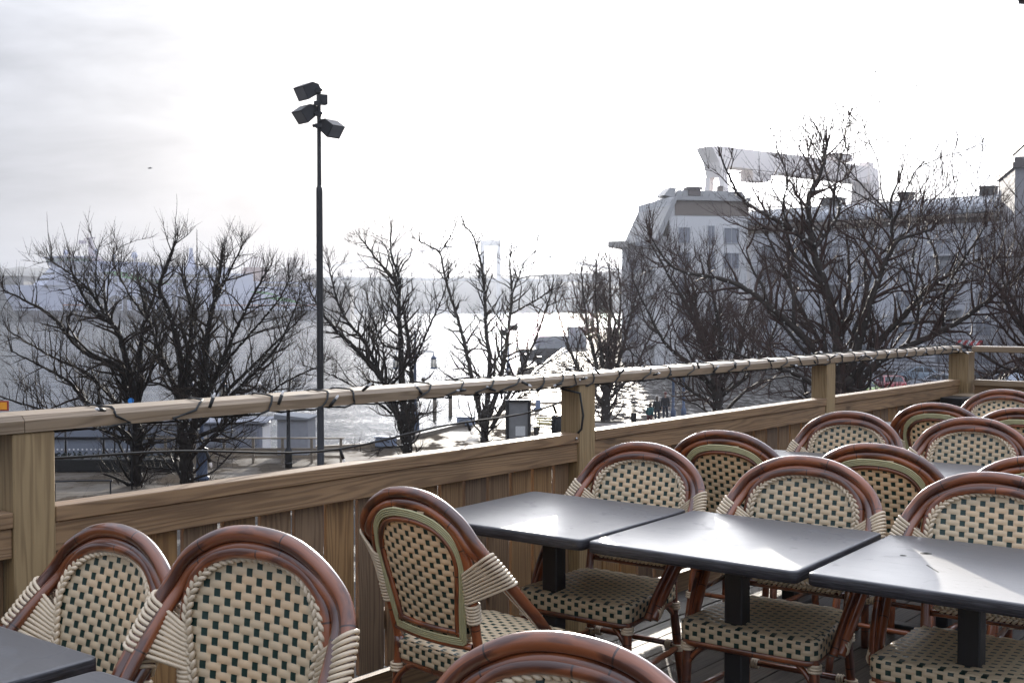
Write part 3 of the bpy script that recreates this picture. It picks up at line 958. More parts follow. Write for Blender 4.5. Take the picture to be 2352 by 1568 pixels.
ship = empty('ferry', (so0.x, so0.y, WZ), 0, 'big white passenger ferry with huge dark letters lying across the river', 'ferry')
SF = (O3, fx, fy, Z3)
Lh, Bh = 240, 14.5
def hull_ring(z, bowx, wl): 
    P = []
    for x, b in ((0, .96), (20, 1), (110, 1), (175, 1), (205, .86), (222, .58), (bowx - 5, .26), (bowx, .03)): P.append((x, Bh * b * wl))
    return [fx * x + fy * y + Z3 * z for x, y in P] + [fx * x - fy * y + Z3 * z for x, y in P[::-1]]
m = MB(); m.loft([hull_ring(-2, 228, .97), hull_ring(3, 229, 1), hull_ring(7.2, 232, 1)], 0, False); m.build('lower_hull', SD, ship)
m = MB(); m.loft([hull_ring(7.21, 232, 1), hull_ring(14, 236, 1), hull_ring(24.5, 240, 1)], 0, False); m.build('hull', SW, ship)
def sbox(m, x0, x1, y0, y1, z0, z1, mi=0): m.box(((x0 + x1) / 2, (y0 + y1) / 2, (z0 + z1) / 2), (x1 - x0, y1 - y0, z1 - z0), SF, mi)
m = MB()
sbox(m, 60, 205, -13.9, 13.9, 24.5, 35); sbox(m, 78, 200, -13.0, 13.0, 35, 39.5); sbox(m, 140, 182, -8, 8, 39.5, 42)
# raked front of the house
m.prism([(205, 24.5), (216, 24.5), (200, 41), (198, 41), (198, 24.6)], 26, (fy * -13, fx, Z3, fy))
sbox(m, 8, 60, -13.4, 13.4, 24.5, 29.5)
m.build('superstructure', SW, ship)
m = MB()
m.loft([[fx * x + fy * y + Z3 * z for x, y in ((a, -w_), (b, -w_), (b, w_), (a, w_))] for a, b, w_, z in ((186, 202, 17.5, 38.6), (185, 203.5, 18.3, 40.5), (185, 204.5, 18.3, 43.6))], 0, False)
m.box((194.5, 0, 44.2), (24, 38.5, .9), SF)
bridge_ = m.build('wheelhouse', SW, ship)
m = MB()
sbox(m, 204.52, 204.75, -17.6, 17.6, 41.1, 43.2); sbox(m, 187, 203.5, 18.32, 18.5, 41.1, 43.2)
m.build('window_band', plain('green_tinted_window', (.10, .20, .17), .12, .2, .1), bridge_)
for k, z in enumerate((27.2, 31.3)):
    for i in range(24):
        x = 196 - i * 4.1 - k * 2
        m = MB(); sbox(m, x - 1.25, x + 1.25, 13.92, 14.1, z, z + 2.5); m.build('window', SGL, ship)
for z in (27.0, 31.0):
    for i in range(9):
        y = -11 + i * 2.75; xx = 216 - (z + 1.2 - 24.5) * .97
        m = MB(); m.box((xx + .1, y, z + 1.2), (.5, 1.9, 2.4), (O3, (fx - Z3 * 0).normalized(), fy, Z3)); m.build('window', SGL, ship)
for x0, x1, y, z0, z1 in [(x, x + 8, 13.92, 31.9, 33.5) for x in range(70, 130, 12)] + [(100.5, 107, 13.92, 28.0, 30.2), (20, 54, 13.42, 25.5, 28)]:
    m = MB(); sbox(m, x0, x1, y, y + .16, z0, z1); m.build('deck_opening', SB, ship)
for x0, x1, y in ((4, 88, 14.52), (190, 204, 14.0)):
    m = MB(); sbox(m, x0, x1, y, y + .2, 10.6, 11.5); m.build('stripe', SO_, ship)
m = MB()
def wave(x0, z0, L, H):
    top = [(x0 - L * t, z0 - H * t + math.sin(t * PI) * H * .55) for t in [i / 10 for i in range(11)]]
    bot = [(x0 - L * t, z0 - H * t - math.sin(t * PI) * H * .12) for t in [i / 10 for i in range(11)]]
    m.prism(top + bot[::-1], .16, (fy * (wy + .02), fx, Z3, fy))
for wy, a_ in ((13.9, (176, 33.8, 34, 6.2)), (13.9, (152, 29.0, 26, 3)), (14.5, (64, 21.5, 26, 3)), (14.5, (52, 17.0, 34, 4.5))):
    m = MB(); wave(*a_); m.build('green_wave', SG, ship)
# letters
fc = bpy.data.curves.new('ship_lettering', 'FONT'); fc.body = 'Stena Line'; fc.size = 21.5; fc.extrude = .12; fc.space_character = .98; fc.offset = .42
fo = bpy.data.objects.new('lettering_source', fc); COL.objects.link(fo)
bpy.context.view_layer.update()
lm = bpy.data.meshes.new_from_object(fo.evaluated_get(bpy.context.evaluated_depsgraph_get())); bpy.data.objects.remove(fo)
lm.materials.clear(); lm.materials.append(SL)
lo_ = fx * 190 + fy * 14.55 + Z3 * 7.6
lm.transform(Matrix(((-fx.x * 1.02, 0, fy.x, lo_.x), (-fx.y * 1.02, 0, fy.y, lo_.y), (0, 1, 0, lo_.z), (0, 0, 0, 1))))
fo = bpy.data.objects.new('lettering', lm); COL.objects.link(fo); fo.parent = ship
# masts, domes, funnels
m = MB()
m.loft([[fx * (x + a) + fy * b + Z3 * z for a, b in ((-w_, -w_ * .6), (w_, -w_ * .6), (w_, w_ * .6), (-w_, w_ * .6))] for x, w_, z in ((176, 5, 42), (178, 2.6, 47), (179, 1.5, 54), (180, 1.1, 58))], 0, False)
m.box((180, 0, 58.4), (3, 16, .5), SF); m.box((185, 0, 55.5), (5, 1.6, 2.4), SF); m.tube([fx * 179 + Z3 * 58, fx * 179 + Z3 * 62], .2, 5)
m.tube([fx * 196 + fy * 10 + Z3 * 44, fx * 196 + fy * 10 + Z3 * 47], .3, 5)
m.build('mast', plain('pink_white_mast', (.5, .42, .45), .5, .1, .1), ship)
for x, y, z, r_ in ((192, -14, 48.5, 1.9), (180, 12, 48.6, 1.9), (168, 14, 45.5, 1.2), (150, 6, 47.0, 2.4)):
    m = MB(); m.ball(fx * x + fy * y + Z3 * z, r_, 10, 8); m.tube([fx * x + fy * y + Z3 * 41.5, fx * x + fy * y + Z3 * z], .45, 6)
    m.build('radar_dome', SW, ship)
m = MB(); m.loft([[fx * (104 + a) + fy * b + Z3 * z for a, b in ((-w_, -1.2), (w_, -1.2), (w_, 1.2), (-w_, 1.2))] for w_, z in ((3.5, 39.5), (1.6, 46), (.7, 54))], 0, False); m.build('signal_mast', SW, ship)
for x, mt_ in ((52, SR), (20, SB)):
    m = MB()
    m.loft([[fx * (x + a) + fy * b + Z3 * z for a, b in ((-w_, -l_), (w_, -l_), (w_, l_), (-w_, l_))] for w_, l_, z in ((9, 9, 29.5), (8, 8, 34), (6, 6.5, 40.5))], 0, False)
    f_ = m.build('funnel', mt_, ship)
    m = MB()
    for i in range(4):
        for j in (-1, 1): m.tube([fx * (x + 3 - i * 2) + fy * (j * 2) + Z3 * 40, fx * (x + .6 - i * 2.2) + fy * (j * 2.2) + Z3 * 49], .62, 6)
    m.build('exhaust_pipe', plain('soot_grey_pipe', (.22, .17, .16), .6, .2, .2), f_)
m = MB()
for z in (25.6, 36.2, 40.6):
    for y in (-13.6, 13.6): m.box((130, y, z), (140 if z < 40 else 80, .12, .16), SF)
m.build('deck_rail', SW, ship)

# ferry terminal at the left edge, small sheds by the stern
tm = plain('grey_terminal_cladding', (.115, .12, .125), .6, .12, .05)
p = at(66, 736, 830)
b = empty('ferry_terminal', (p.x, p.y, WZ), 0, 'long dull grey ferry terminal hall at the left edge behind the bow', 'building')
m = MB(); m.box((-60, 12, 15.6), (120, 40, 31.2)); m.build('wall', tm, b)
m = MB(); m.box((-60, 12, 31.6), (122, 42, .8)); m.build('roof', plain('dark_roof_felt', (.06, .062, .065), .8), b)
m = MB()
for i in range(14): m.box((-4 - i * 8.4, -8.2, 7), (.9, .5, 14)); 
m.build('wall_rib', plain('pale_cladding_rib', (.24, .25, .26), .6), b)
p = at(768, 733, 930)
b = empty('harbour_shed', (p.x, p.y, WZ), 0, 'pale buff harbour building just past the ferry stern beside the lamp mast', 'building')
m = MB(); m.box((0, 10, 13), (26, 24, 26)); m.box((-18, 8, 18), (12, 20, 36)); m.build('wall', SB, b)
m = MB(); m.box((0, 10, 26.4), (28, 26, .8)); m.build('roof', tm, b)
p = at(845, 718, 1900)
for i, (x, w_, h_, tone) in enumerate(((830, 40, 9, .5), (905, 60, 7, .42), (985, 46, 10, .5), (1035, 34, 8, .55))):
    p = at(x, 717, 1985)
    b = empty('waterfront_house', (p.x, p.y, WZ), 0, ('low pale shed on the far bank beneath the hill, left of the twin-trunk tree', 'long low warehouse on the far bank beneath the hill', 'pale gabled house on the far bank between the two thin trees', 'small bright house on the far bank below the bridge tower')[i], 'house', 'houses on the far bank')
    m = MB(); m.box((0, 0, h_ / 2), (w_, 16, h_)); m.build('wall', plain('far_wall', (tone, tone, tone), .7), b)
    m = MB(); m.prism([(-w_ / 2 - 1, h_), (w_ / 2 + 1, h_), (w_ / 2 - 3, h_ + 5), (-w_ / 2 + 3, h_ + 5)], 17, (V((0, -8.5, 0)), X3, Z3, Y3)); m.build('roof', tm, b)

# ================================================================== GANTRY CRANE
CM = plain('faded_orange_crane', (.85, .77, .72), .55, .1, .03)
a, b2 = at(1640, 365, 556), at(1985, 400, 636)
a.z = b2.z = 0
cax = (b2 - a).normalized(); cay = V((-cax.y, cax.x, 0)); CL = (b2 - a).length
cr_ = empty('gantry_crane', (a.x, a.y, GZ), 0, 'tall pale shipyard gantry crane standing behind the rooftops in the glare', 'crane')
CF = (O3, cax, cay, Z3); top = 84.0
m = MB()
# box girder
m.prism([(-8, top), (0, top + .6), (CL * .5, top + 1.2), (CL + 4, top), (CL + 4, top - 8.6), (CL - 6, top - 8.8), (4, top - 8.6), (-1, top - 4)], 9, (cay * -4.5, cax, Z3, cay))
m.build('girder', CM, cr_)
m = MB()
m.prism([(-8, top - .5), (3.5, top - 3), (4.5, top - 8.5), (3.2, top - 14), (-.4, top - 14), (-2.6, top - 7)], 10, (cay * -5, cax, Z3, cay))
for s in (-1, 1):
    m.loft([[cax * (x + a_) + cay * (s * w_ + b_) + Z3 * z for a_, b_ in ((-h_, -h_), (h_, -h_), (h_, h_), (-h_, h_))] for x, w_, h_, z in ((1.2, 4, 1.5, top - 13.5), (1.2, 9, 1.6, 30), (1.2, 13, 1.6, 0))], 0, False)
m.box((1.2, 0, 30), (3, 18, 3), CF); m.box((1.2, 0, 3), (3.4, 30, 3.5), CF)
m.build('hinged_leg', CM, cr_)
m = MB()
m.loft([[cax * (CL + a_) + cay * b_ + Z3 * z for a_, b_ in ((-w_, -l_), (w_, -l_), (w_, l_), (-w_, l_))] for w_, l_, z in ((4.2, 5, top - .1), (4.3, 6, top - 9), (3.5, 7, top - 22), (3.5, 14, 2))], 0, False)
m.build('fixed_leg', CM, cr_)
m = MB(); m.box((30, 0, top - 12), (12, 8, 4), CF); m.box((33, 0, top - 9.6), (20, 9, 1.2), CF); m.box((38, 0, top - 11.4), (3, 6, 3), CF); m.build('trolley', CM, cr_)
m = MB(); m.box((CL * .80, 0, top + 3.4), (15, 7, 3.0), CF); m.box((CL * .80, 0, top + 5.2), (17, 8, .5), CF); m.box((CL + 1, 0, top + 1.6), (5, 6, 3.2), CF); m.build('machine_house', CM, cr_)
m = MB(); q = cax * (CL * .78); m.tube([q + Z3 * (top + 5), q + Z3 * (top + 13)], .25, 5); m.box((CL * .78, 0, top + 12.4), (9, .3, .3), CF); m.build('mast', CM, cr_)
# ================================================================== HOUSES BESIDE THE QUAY (right)
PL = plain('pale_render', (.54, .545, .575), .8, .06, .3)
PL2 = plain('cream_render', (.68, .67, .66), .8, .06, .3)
ZN = plain('seamed_zinc', (.30, .31, .33), .38, .12, .4, .4)
DKW = plain('dark_pane', (.25, .26, .29), .35, .3, .5)
FRM = plain('white_window_frame', (.46, .465, .48), .5, .05, 2)
BRN = plain('brown_eave_board', (.20, .165, .14), .7, .12, .5)
def window(parent, o, ax, z, w_, h_, out, balcony=False):
    """o: point on the wall line, ax: along the wall, out: its outward normal"""
    m = MB(); fr = (o, ax, out, Z3); t_ = .09
    for sx in (-1, 1): m.box((sx * (w_ / 2 - t_ / 2), .03, z), (t_, .12, h_), fr)
    for sz in (-1, 1): m.box((0, .03, z + sz * (h_ / 2 - t_ / 2)), (w_ - 2 * t_, .12, t_), fr)
    m.box((0, .025, z), (.06, .08, h_ - 2 * t_), fr)
    f = m.build('window', FRM, parent)
    m = MB(); m.box((0, .0, z), (w_ - 2 * t_ - .004, .05, h_ - 2 * t_ - .004), fr); m.build('pane', DKW, f)
    if balcony:
        m = MB(); m.box((0, .6, z - h_ / 2 - .12), (w_ + 1.4, 1.2, .16), fr)
        n = int((w_ + 1.4) / .22)
        for i in range(n + 1): m.box((-(w_ + 1.4) / 2 + .03 + i * (w_ + 1.34) / n, 1.17, z - h_ / 2 + .48), (.03, .03, 1.04), fr)
        m.box((0, 1.17, z - h_ / 2 + 1.02), (w_ + 1.4, .06, .05), fr)
        m.build('balcony', plain('white_balcony', (.5, .5, .52), .5), parent)
# long house with the curved zinc roof
A = at(2326, 707, 118); B = at(1712, 707, 140); A.z = B.z = 0
ax = (B - A).normalized(); out = V((-ax.y, ax.x, 0))
if out.y > 0: out = -out
LH = (B - A).length; H1 = CAMZ - GZ + 10.1        # eaves height over the quay
hs = empty('apartment_house', (A.x, A.y, GZ), 0, 'long pale apartment house with curved seamed zinc roof behind the bare trees', 'house')
HF = (O3, ax, -out, Z3)
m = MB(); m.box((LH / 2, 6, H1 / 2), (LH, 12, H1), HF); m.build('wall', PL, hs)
m = MB()
arc = [(-.7, H1 - .1)] + [(6 - 6.7 * math.cos(a), H1 + .12 + 1.95 * math.sin(a)) for a in [PI * i / 14 for i in range(15)]] + [(12.7, H1 - .1)]
m.prism([(y, z) for y, z in arc], LH + .8, (ax * -.4, -out, Z3, ax), 0, 0, False)
n = 46
for i in range(n + 1):
    s = -.35 + (LH + .7) * i / n
    m.tube([ax * s + -out * (6 - 6.72 * math.cos(a)) + Z3 * (H1 + .15 + 1.97 * math.sin(a)) for a in [PI * j / 10 for j in range(8)]], .05, 4)
roof = m.build('roof', ZN, hs)
m = MB(); m.box((LH / 2, -.32, H1 - .40), (LH + .7, .75, .35), HF); m.box((LH / 2, -.05, H1 - .85), (LH - .2, .12, .55), HF); m.build('eave', BRN, hs)
m = MB()
m.box((LH * .72, 5, H1 + 2.3), (2.2, 1.8, 1.2), HF); m.box((LH * .72, 5, H1 + 2.95), (2.5, 2.1, .16), HF)
m.build('roof_vent', plain('dark_vent_metal', (.09, .085, .085), .5, .2, 1), roof)
m = MB(); m.loft([[ax * (LH * .42 + a * w_) - out * (4 + b * w_) + Z3 * z for a, b in ((-1, -1), (1, -1), (1, 1), (-1, 1))] for w_, z in ((.50, H1 + 1.4), (.55, H1 + 2.3), (.74, H1 + 2.8), (.78, H1 + 2.95))], 0, False); m.build('roof_vent', plain('dark_hood_metal', (.07, .066, .066), .5, .2, 1), roof)
m = MB(); m.box((LH * .13, 4, H1 + 2.2), (1.5, 1.3, 1.3), HF); m.box((LH * .13, 4, H1 + 2.92), (1.7, 1.5, .12), HF)
for i in range(4): m.box((LH * .13, 3.31, H1 + 2.0 + i * .22), (1.3, .06, .09), HF)
m.build('roof_vent', plain('dark_louvre_metal', (.06, .055, .055), .5, .2, 1), roof)
m = MB(); m.lathe([(.2, 0), (.18, .6), (.26, .66), (.1, .95)], ax * (LH * .055) - out * 4 + Z3 * (H1 + 1.75), 10); m.build('chimney_pot', BRN, roof)
for fl in range(6):
    for i in range(7):
        s = 3.0 + i * (LH - 6) / 6
        z = 2.0 + fl * 2.9
        if z > H1 - 1.6: continue
        window(hs, ax * s, ax, z, 1.7 if (i + fl) % 3 else 2.6, 1.75, out, (i % 3 == 1 and fl in (2, 3, 4)))
m = MB()
for z in (6.1, 11.9): m.box((LH / 2, -.06, z), (LH, .12, .35), HF)
m.box((.35, -.08, H1 / 2 - .5), (.16, .16, H1 - 1), HF); m.box((LH * .5, -.08, H1 / 2 - .5), (.14, .14, H1 - 1), HF)
m.build('string_course', plain('white_band', (.52, .52, .53), .7), hs)
m = MB()
for i in range(12): m.box((LH / 2, -.05, .35 + i * .42), (LH, .10, .06), HF)
m.build('ground_floor_rustication', plain('grey_joint_band', (.26, .26, .27), .8), hs)
fa = empty('shop_awning', (A.x, A.y, GZ), 0, 'small red and white awning low on the long apartment house at right', 'awning')
m = MB(); c_ = ax * 4.2 + out * .5
for i in range(7):
    m.prism([(0, 3.6), (.9, 3.2), (.9, 3.05), (0, 3.1)], .36, (ax * (3.0 + i * .36) + out * .05, out, Z3, ax), i % 2)
m.build('cloth', [plain('red_cloth', (.42, .05, .05), .8), plain('white_cloth', (.6, .6, .6), .8)], fa)

# tower house at its left end
T1 = at(1536, 707, 137); T2 = at(1716, 707, 139); T1.z = T2.z = 0
ax = (T2 - T1).normalized(); out = V((ax.y, -ax.x, 0)); TW = (T2 - T1).length
H2 = CAMZ - GZ + 13.2
tw_ = empty('tower_house', (T1.x, T1.y, GZ), 0, 'tall pale corner house with a sloping side gable and flat seamed roof', 'house')
TF = (O3, ax, -out, Z3)
m = MB(); m.box((TW / 2, 6, H2 / 2), (TW, 12, H2), TF)
m.box((-.75, 3.0, H2 / 2 - 2.3), (1.5, 4.5, H2 - 4.6), TF)
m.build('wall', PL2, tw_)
m = MB()
m.prism([(-1.9, H2 - 5.0), (-1.3, H2 - 5.4), (.8, H2 - .35), (TW + .2, H2 - .35), (TW + .2, H2 + .10), (1.0, H2 + .10), (.4, H2 - .1)], 12.8, (out * .45, ax, Z3, -out))
m.prism([(.6, H2 + .12), (TW + .2, H2 + .12), (TW + .2, H2 + .4), (TW * .97, H2 + .95), (1.6, H2 + 1.0)], 6, (-out * 1.2, ax, Z3, -out), 0)
m.prism([(-.3, H2 + .35), (.5, H2 + 1.3), (1.3, H2 + 1.2), (.9, H2 + .1)], 3, (-out * 1.0, ax, Z3, -out))
for i in range(10): m.tube([ax * (1.2 + i * .85) - out * 1.15 + Z3 * (H2 + .25), ax * (1.5 + i * .83) - out * 1.22 + Z3 * (H2 + .98)], .03, 4)
rf = m.build('roof', plain('pale_zinc', (.36, .355, .35), .4, .1, .5, .3), tw_)
m = MB(); m.box((TW / 2 + .4, .02 - .02, H2 - 1.25), (TW - .6, .14, 1.75), TF); m.build('eave_board', BRN, tw_)
m = MB(); m.box((3.6, 1.6, H2 + .75), (1.5, 1.2, .8), TF); m.box((3.6, 1.6, H2 + 1.25), (1.9, 1.5, .3), TF)
for i in range(12): m.box((2.75 + i * .155, .9, H2 + 1.46), (.06, .06, .14), TF)
m.build('roof_vent', plain('brown_vent_metal', (.12, .10, .095), .5, .2, 1), rf)
m = MB(); m.box((7.6, 3, H2 + 1.3), (.6, .6, .9), TF); m.tube([ax * 6.9 - out * 3 + Z3 * (H2 + .9), ax * 6.9 - out * 3 + Z3 * (H2 + 1.5)], .05, 5); m.build('chimney', BRN, rf)
for fl in range(6):
    z = H2 - 4.5 - fl * 3.0
    if z < 1: continue
    for x, w_ in ((1.9, 1.5), (5.3, .9), (7.9, 2.0)): window(tw_, ax * x, ax, z, w_, 1.9 if w_ > 1 else 2.4, out)
    if fl < 5:
        m = MB(); fr = (-ax * 1.5 + out * -.7, -ax, out, Z3)
        m.box((.75, -1.6, z - 1.1), (1.5, 3.4, .16), fr)
        for i in range(9): m.box((1.42, -3.2 + i * .4, z - .5), (.05, .05, 1.1), fr)
        m.box((1.42, -1.6, z + .05), (.07, 3.4, .07), fr)
        m.build('balcony', FRM, tw_)
# lower house further left
U1 = at(1428, 707, 148); U2 = at(1532, 707, 146); U1.z = U2.z = 0
ax = (U2 - U1).normalized(); out = V((ax.y, -ax.x, 0)); UW = (U2 - U1).length; H3 = CAMZ - GZ + 8.6
lw = empty('low_house', (U1.x, U1.y, GZ), 0, 'lower pale house with overhanging flat roof at the left end of the row', 'house')
UF = (O3, ax, -out, Z3)
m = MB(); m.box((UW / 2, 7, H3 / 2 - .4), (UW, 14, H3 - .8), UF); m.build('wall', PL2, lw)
m = MB(); m.box((UW / 2 - .6, 7, H3 - .40), (UW + 2.2, 15.2, .78), UF); rf = m.build('roof', plain('pale_parapet', (.40, .37, .34), .6), lw)
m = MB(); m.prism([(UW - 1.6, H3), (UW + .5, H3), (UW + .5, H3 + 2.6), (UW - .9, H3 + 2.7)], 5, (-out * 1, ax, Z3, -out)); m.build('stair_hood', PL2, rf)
for fl in range(4):
    for x in (1.6, 4.0): window(lw, ax * x, ax, H3 - 3.2 - fl * 3.0, 1.3, 1.7, out)
# dark house at the right edge
R1 = at(2327, 707, 108); R1.z = 0
ax = V((.96, -.28, 0)).normalized(); out = V((ax.y, -ax.x, 0)); H4 = CAMZ - GZ + 14.2
rh = empty('corner_house', (R1.x, R1.y, GZ), 0, 'taller grey house with stepped dark cornice cut off by the right edge', 'house')
RF = (O3, ax, -out, Z3)
RM = plain('grey_brown_render', (.27, .26, .27), .8, .08, .3)
m = MB(); m.box((7, 6, H4 / 2), (14, 12, H4), RF); m.build('wall', RM, rh)
m = MB(); m.box((7, 5.9, H4 - .8), (14.5, 12.5, .5), RF); m.box((7, 5.9, H4 - .35), (14.2, 12.3, .4), RF); m.box((7.5, 6, H4 + .7), (12.6, 10, 1.5), RF); m.box((7.5, 6, H4 + 1.55), (12.9, 10.3, .25), RF)
m.build('cornice', plain('dark_cornice', (.10, .085, .08), .6), rh)
for fl in range(6):
    for x in (2.3, 5.5): window(rh, ax * x, ax, H4 - 3.4 - fl * 3.1, 1.5, 2.0, out)

# restaurant wing whose eave just shows at the upper right corner
ez = CAMZ + (HZ - 9) / FD * 12.0
rw = empty('restaurant_wing', (5.24, 12.0, 0), 0, 'dark eave corner of the restaurant jutting in at the upper right corner', 'building')
ax = V((.97, .24, 0)).normalized(); QF = (O3, ax, V((-ax.y, ax.x, 0)), Z3)
m = MB(); m.box((4.2, .2, ez / 2 + .1 - 1.5), (5.6, .3, ez + 2.8), QF); m.build('wall', RM, rw)
m = MB(); m.box((3.5, .05, ez + .10), (7.0, .10, .13), QF); m.box((3.55, .05, ez + .017), (6.9, .09, .034), QF); m.build('eave', plain('dark_red_eave', (.07, .045, .045), .5), rw)
# ================================================================== LAMPS
p = at(735, 707, 35.0)
mast = empty('floodlight_mast', (p.x, p.y, GZ), 0, 'tall dark lamp mast with three angular floodlights towering over the quay', 'lamp post')
zt = CAMZ + (HZ - 208) / FD * 35 - GZ; zj = CAMZ + (HZ - 432) / FD * 35 - GZ
m = MB()
m.lathe([(.19, 0), (.19, .02), (.115, .05), (.105, 5), (.098, zj - .1), (.094, zj), (.070, zj + .03), (.066, zj + .1), (.062, zt - .4), (.06, zt)], (0, 0, 0), 14)
m.build('pole', MAT['iron'], mast)
k = 35 / FD
def flood(cx, cy, sgn, tilt, yaw):
    """cx, cy: centre of the housing in view units"""
    c = at(cx, cy, 35.0) - V((p.x, p.y, GZ))
    a = math.radians(tilt)
    u = V((sgn * math.cos(a), 0, math.sin(a))); yv = V((-math.sin(yaw), math.cos(yaw), 0))
    u = V((u.x * math.cos(yaw), u.x * math.sin(yaw), u.z)); w_ = u.cross(yv).normalized()
    m = MB(); h = .155
    R = []
    for d, s1, s2 in ((-.33, .07, .06), (-.16, .205, .19), (.23, .225, .21)):
        R.append([c + u * d + yv * (a_ * .27) + w_ * (b_ * (s1 if b_ < 0 else s2)) for a_, b_ in ((-1, -1), (1, -1), (1, 1), (-1, 1))])
    m.loft(R, 0, False)
    f = m.build('floodlight', MAT['iron'], mast)
    m = MB(); m.box((.233, 0, 0), (.012, .48, .38), (c, u, yv, w_)); m.build('lens', plain('floodlight_glass', (.12, .12, .13), .12, .2, 2), f)
    return c, u
def arm(y, x0, x1, th=.05):
    z = CAMZ + (HZ - y) / FD * 35 - GZ
    m = MB(); m.tube([V(((x0 - 735) * k, -.06, z)), V(((x1 - 735) * k, -.06, z + .01))], th, 8); m.box((0, -.03, z), (.20, .20, .12)); m.build('arm', MAT['iron'], mast)
arm(212, 724, 746); arm(265, 722, 745); arm(292, 721, 748)
flood(707, 213, -1, -28, .75); flood(703, 264, -1, -38, .75); flood(764, 296, 1, -36, -.62)
c = at(740, 232, 35.0) - V((p.x, p.y, GZ))
m = MB(); m.box((.03, 0, 0), (.30, .22, .30), (c, V((.9, .43, 0)), V((-.43, .9, 0)), Z3), 0, 2, .012); m.box((-.16, -.05, -.13), (.14, .14, .12), (c, V((.9, .43, 0)), V((-.43, .9, 0)), Z3)); 
m.lathe([(.10, -.125), (.11, -.118), (.07, -.115)], (.05, .0, 0), 14, 0, True, (c, V((.9, .43, 0)), Z3, V((-.43, .9, 0))))
m.build('loudspeaker', MAT['iron'], mast)
m = MB()
for x0, y0, x1, y1 in ((728, 244, 726, 262), (746, 244, 748, 258), (748, 268, 748, 286)):
    m.tube([at(x0, y0, 34.9) - V((p.x, p.y, GZ)), at((x0 + x1) / 2 + 1.5, (y0 + y1) / 2, 34.9) - V((p.x, p.y, GZ)), at(x1, y1, 34.9) - V((p.x, p.y, GZ))], .007, 4)
m.build('wire', MAT['cable'], mast)

LANT = glass('lantern_glass', (.75, .72, .6), .15, .6)
def quay_lamp(x, Y, topy, army, arms, label, banner=False, group='blue-grey quay lamps with hanging lanterns'):
    b = at(x, 707, Y); t = empty('quay_lamp', (b.x, b.y, GZ), 0, label, 'street lamp', group)
    H = CAMZ + (HZ - topy) / FD * Y - GZ; za = CAMZ + (HZ - army) / FD * Y - GZ
    m = MB()
    m.lathe([(.30, 0), (.30, .1), (.24, .16), (.22, 1.15), (.27, 1.2), (.27, 1.26), (.11, 1.34), (.085, 2.2), (.07, za - .1), (.11, za - .05), (.11, za + .06), (.06, za + .12), (.05, za + 1.0), (.085, za + 1.05), (.045, za + 1.12), (.04, H - .1), (.07, H - .06), (.0, H)], (0, 0, 0), 12)
    m.build('pole', MAT['blue_paint'], t)
    for a in arms:
        L = a / FD * Y; s = 1 if L > 0 else -1
        m = MB(); m.tube([V((0, 0, za)), V((L - s * .05, 0, za)), V((L, 0, za - .04)), V((L, 0, za - .22))], .032, 7); m.build('arm', MAT['blue_paint'], t)
        m = MB(); m.lathe([(.03, -.2), (.13, -.30), (.17, -.38), (.15, -.42)], (L, 0, za), 10); m.lathe([(.17, -.86), (.20, -.92), (.12, -.96)], (L, 0, za), 10)
        for q in range(6):
            a2 = PI * q / 3; m.tube([V((L + .145 * math.cos(a2), .145 * math.sin(a2), za - .41)), V((L + .165 * math.cos(a2), .165 * math.sin(a2), za - .87))], .012, 4)
        ln = m.build('lantern', MAT['blue_paint'], t)
        m = MB(); m.lathe([(.13, -.42), (.15, -.86)], (L, 0, za), 10); m.build('glass', LANT, ln)
    if banner:
        m = MB(); m.box((-.19, -.12, za - .75), (.30, .10, .62)); m.build('speaker_box', MAT['iron'], t)
    return t
quay_lamp(461, 46.5, 785, 865, (50, -22), 'blue-grey quay lamp with a dark box on its pole among the left trees', True)
quay_lamp(953, 62.5, 760, 807, (43, -43), 'blue-grey quay lamp with two hanging lanterns behind the centre-left tree')
quay_lamp(1168, 118, 776, 790, (20,), 'small distant quay lamp with a single lantern beside the sunlit water')
p2 = at(1152, 707, 88)
t = empty('floodlight_post', (p2.x, p2.y, GZ), 0, 'thin post with two boxy floodlights among the sunlit branches above the middle rail', 'lamp post')
H = CAMZ + (HZ - 748) / FD * 88 - GZ
m = MB(); m.tube([V((0, 0, 0)), V((0, 0, H))], [.10, .07], 8); m.tube([V((-.25, 0, H - .35)), V((1.0, 0, H - .30))], .05, 6); m.build('pole', MAT['iron'], t)
for dx, dz in ((.35, -.55), (.95, -.15)):
    m = MB(); m.box((dx, -.1, H + dz), (.62, .45, .42), None, 0, 2, .04); m.build('floodlight', MAT['iron'], t)
for x, Y, h in ((1547, 69, 3.4), (1571, 70, 3.2), (661, 50, 3.2)):
    b = at(x, 707, Y); t = empty('quay_post', (b.x, b.y, GZ), 0, {1547: 'blue-grey post standing just right of the two walking people', 1571: 'second blue-grey post, farther right of the walking people', 661: 'slim dark pole standing before the white cabin with louvres'}[x], 'post')
    m = MB(); m.lathe([(.16, 0), (.16, .8), (.09, .9), (.075, h), (.10, h + .05), (0, h + .15)], (0, 0, 0), 10); m.build('pole', MAT['blue_paint'] if x > 700 else MAT['iron'], t)
    m = MB(); m.lathe([(.165, .15), (.172, .2), (.165, .25)], (0, 0, 0), 10); m.build('collar', MAT['iron'], t)

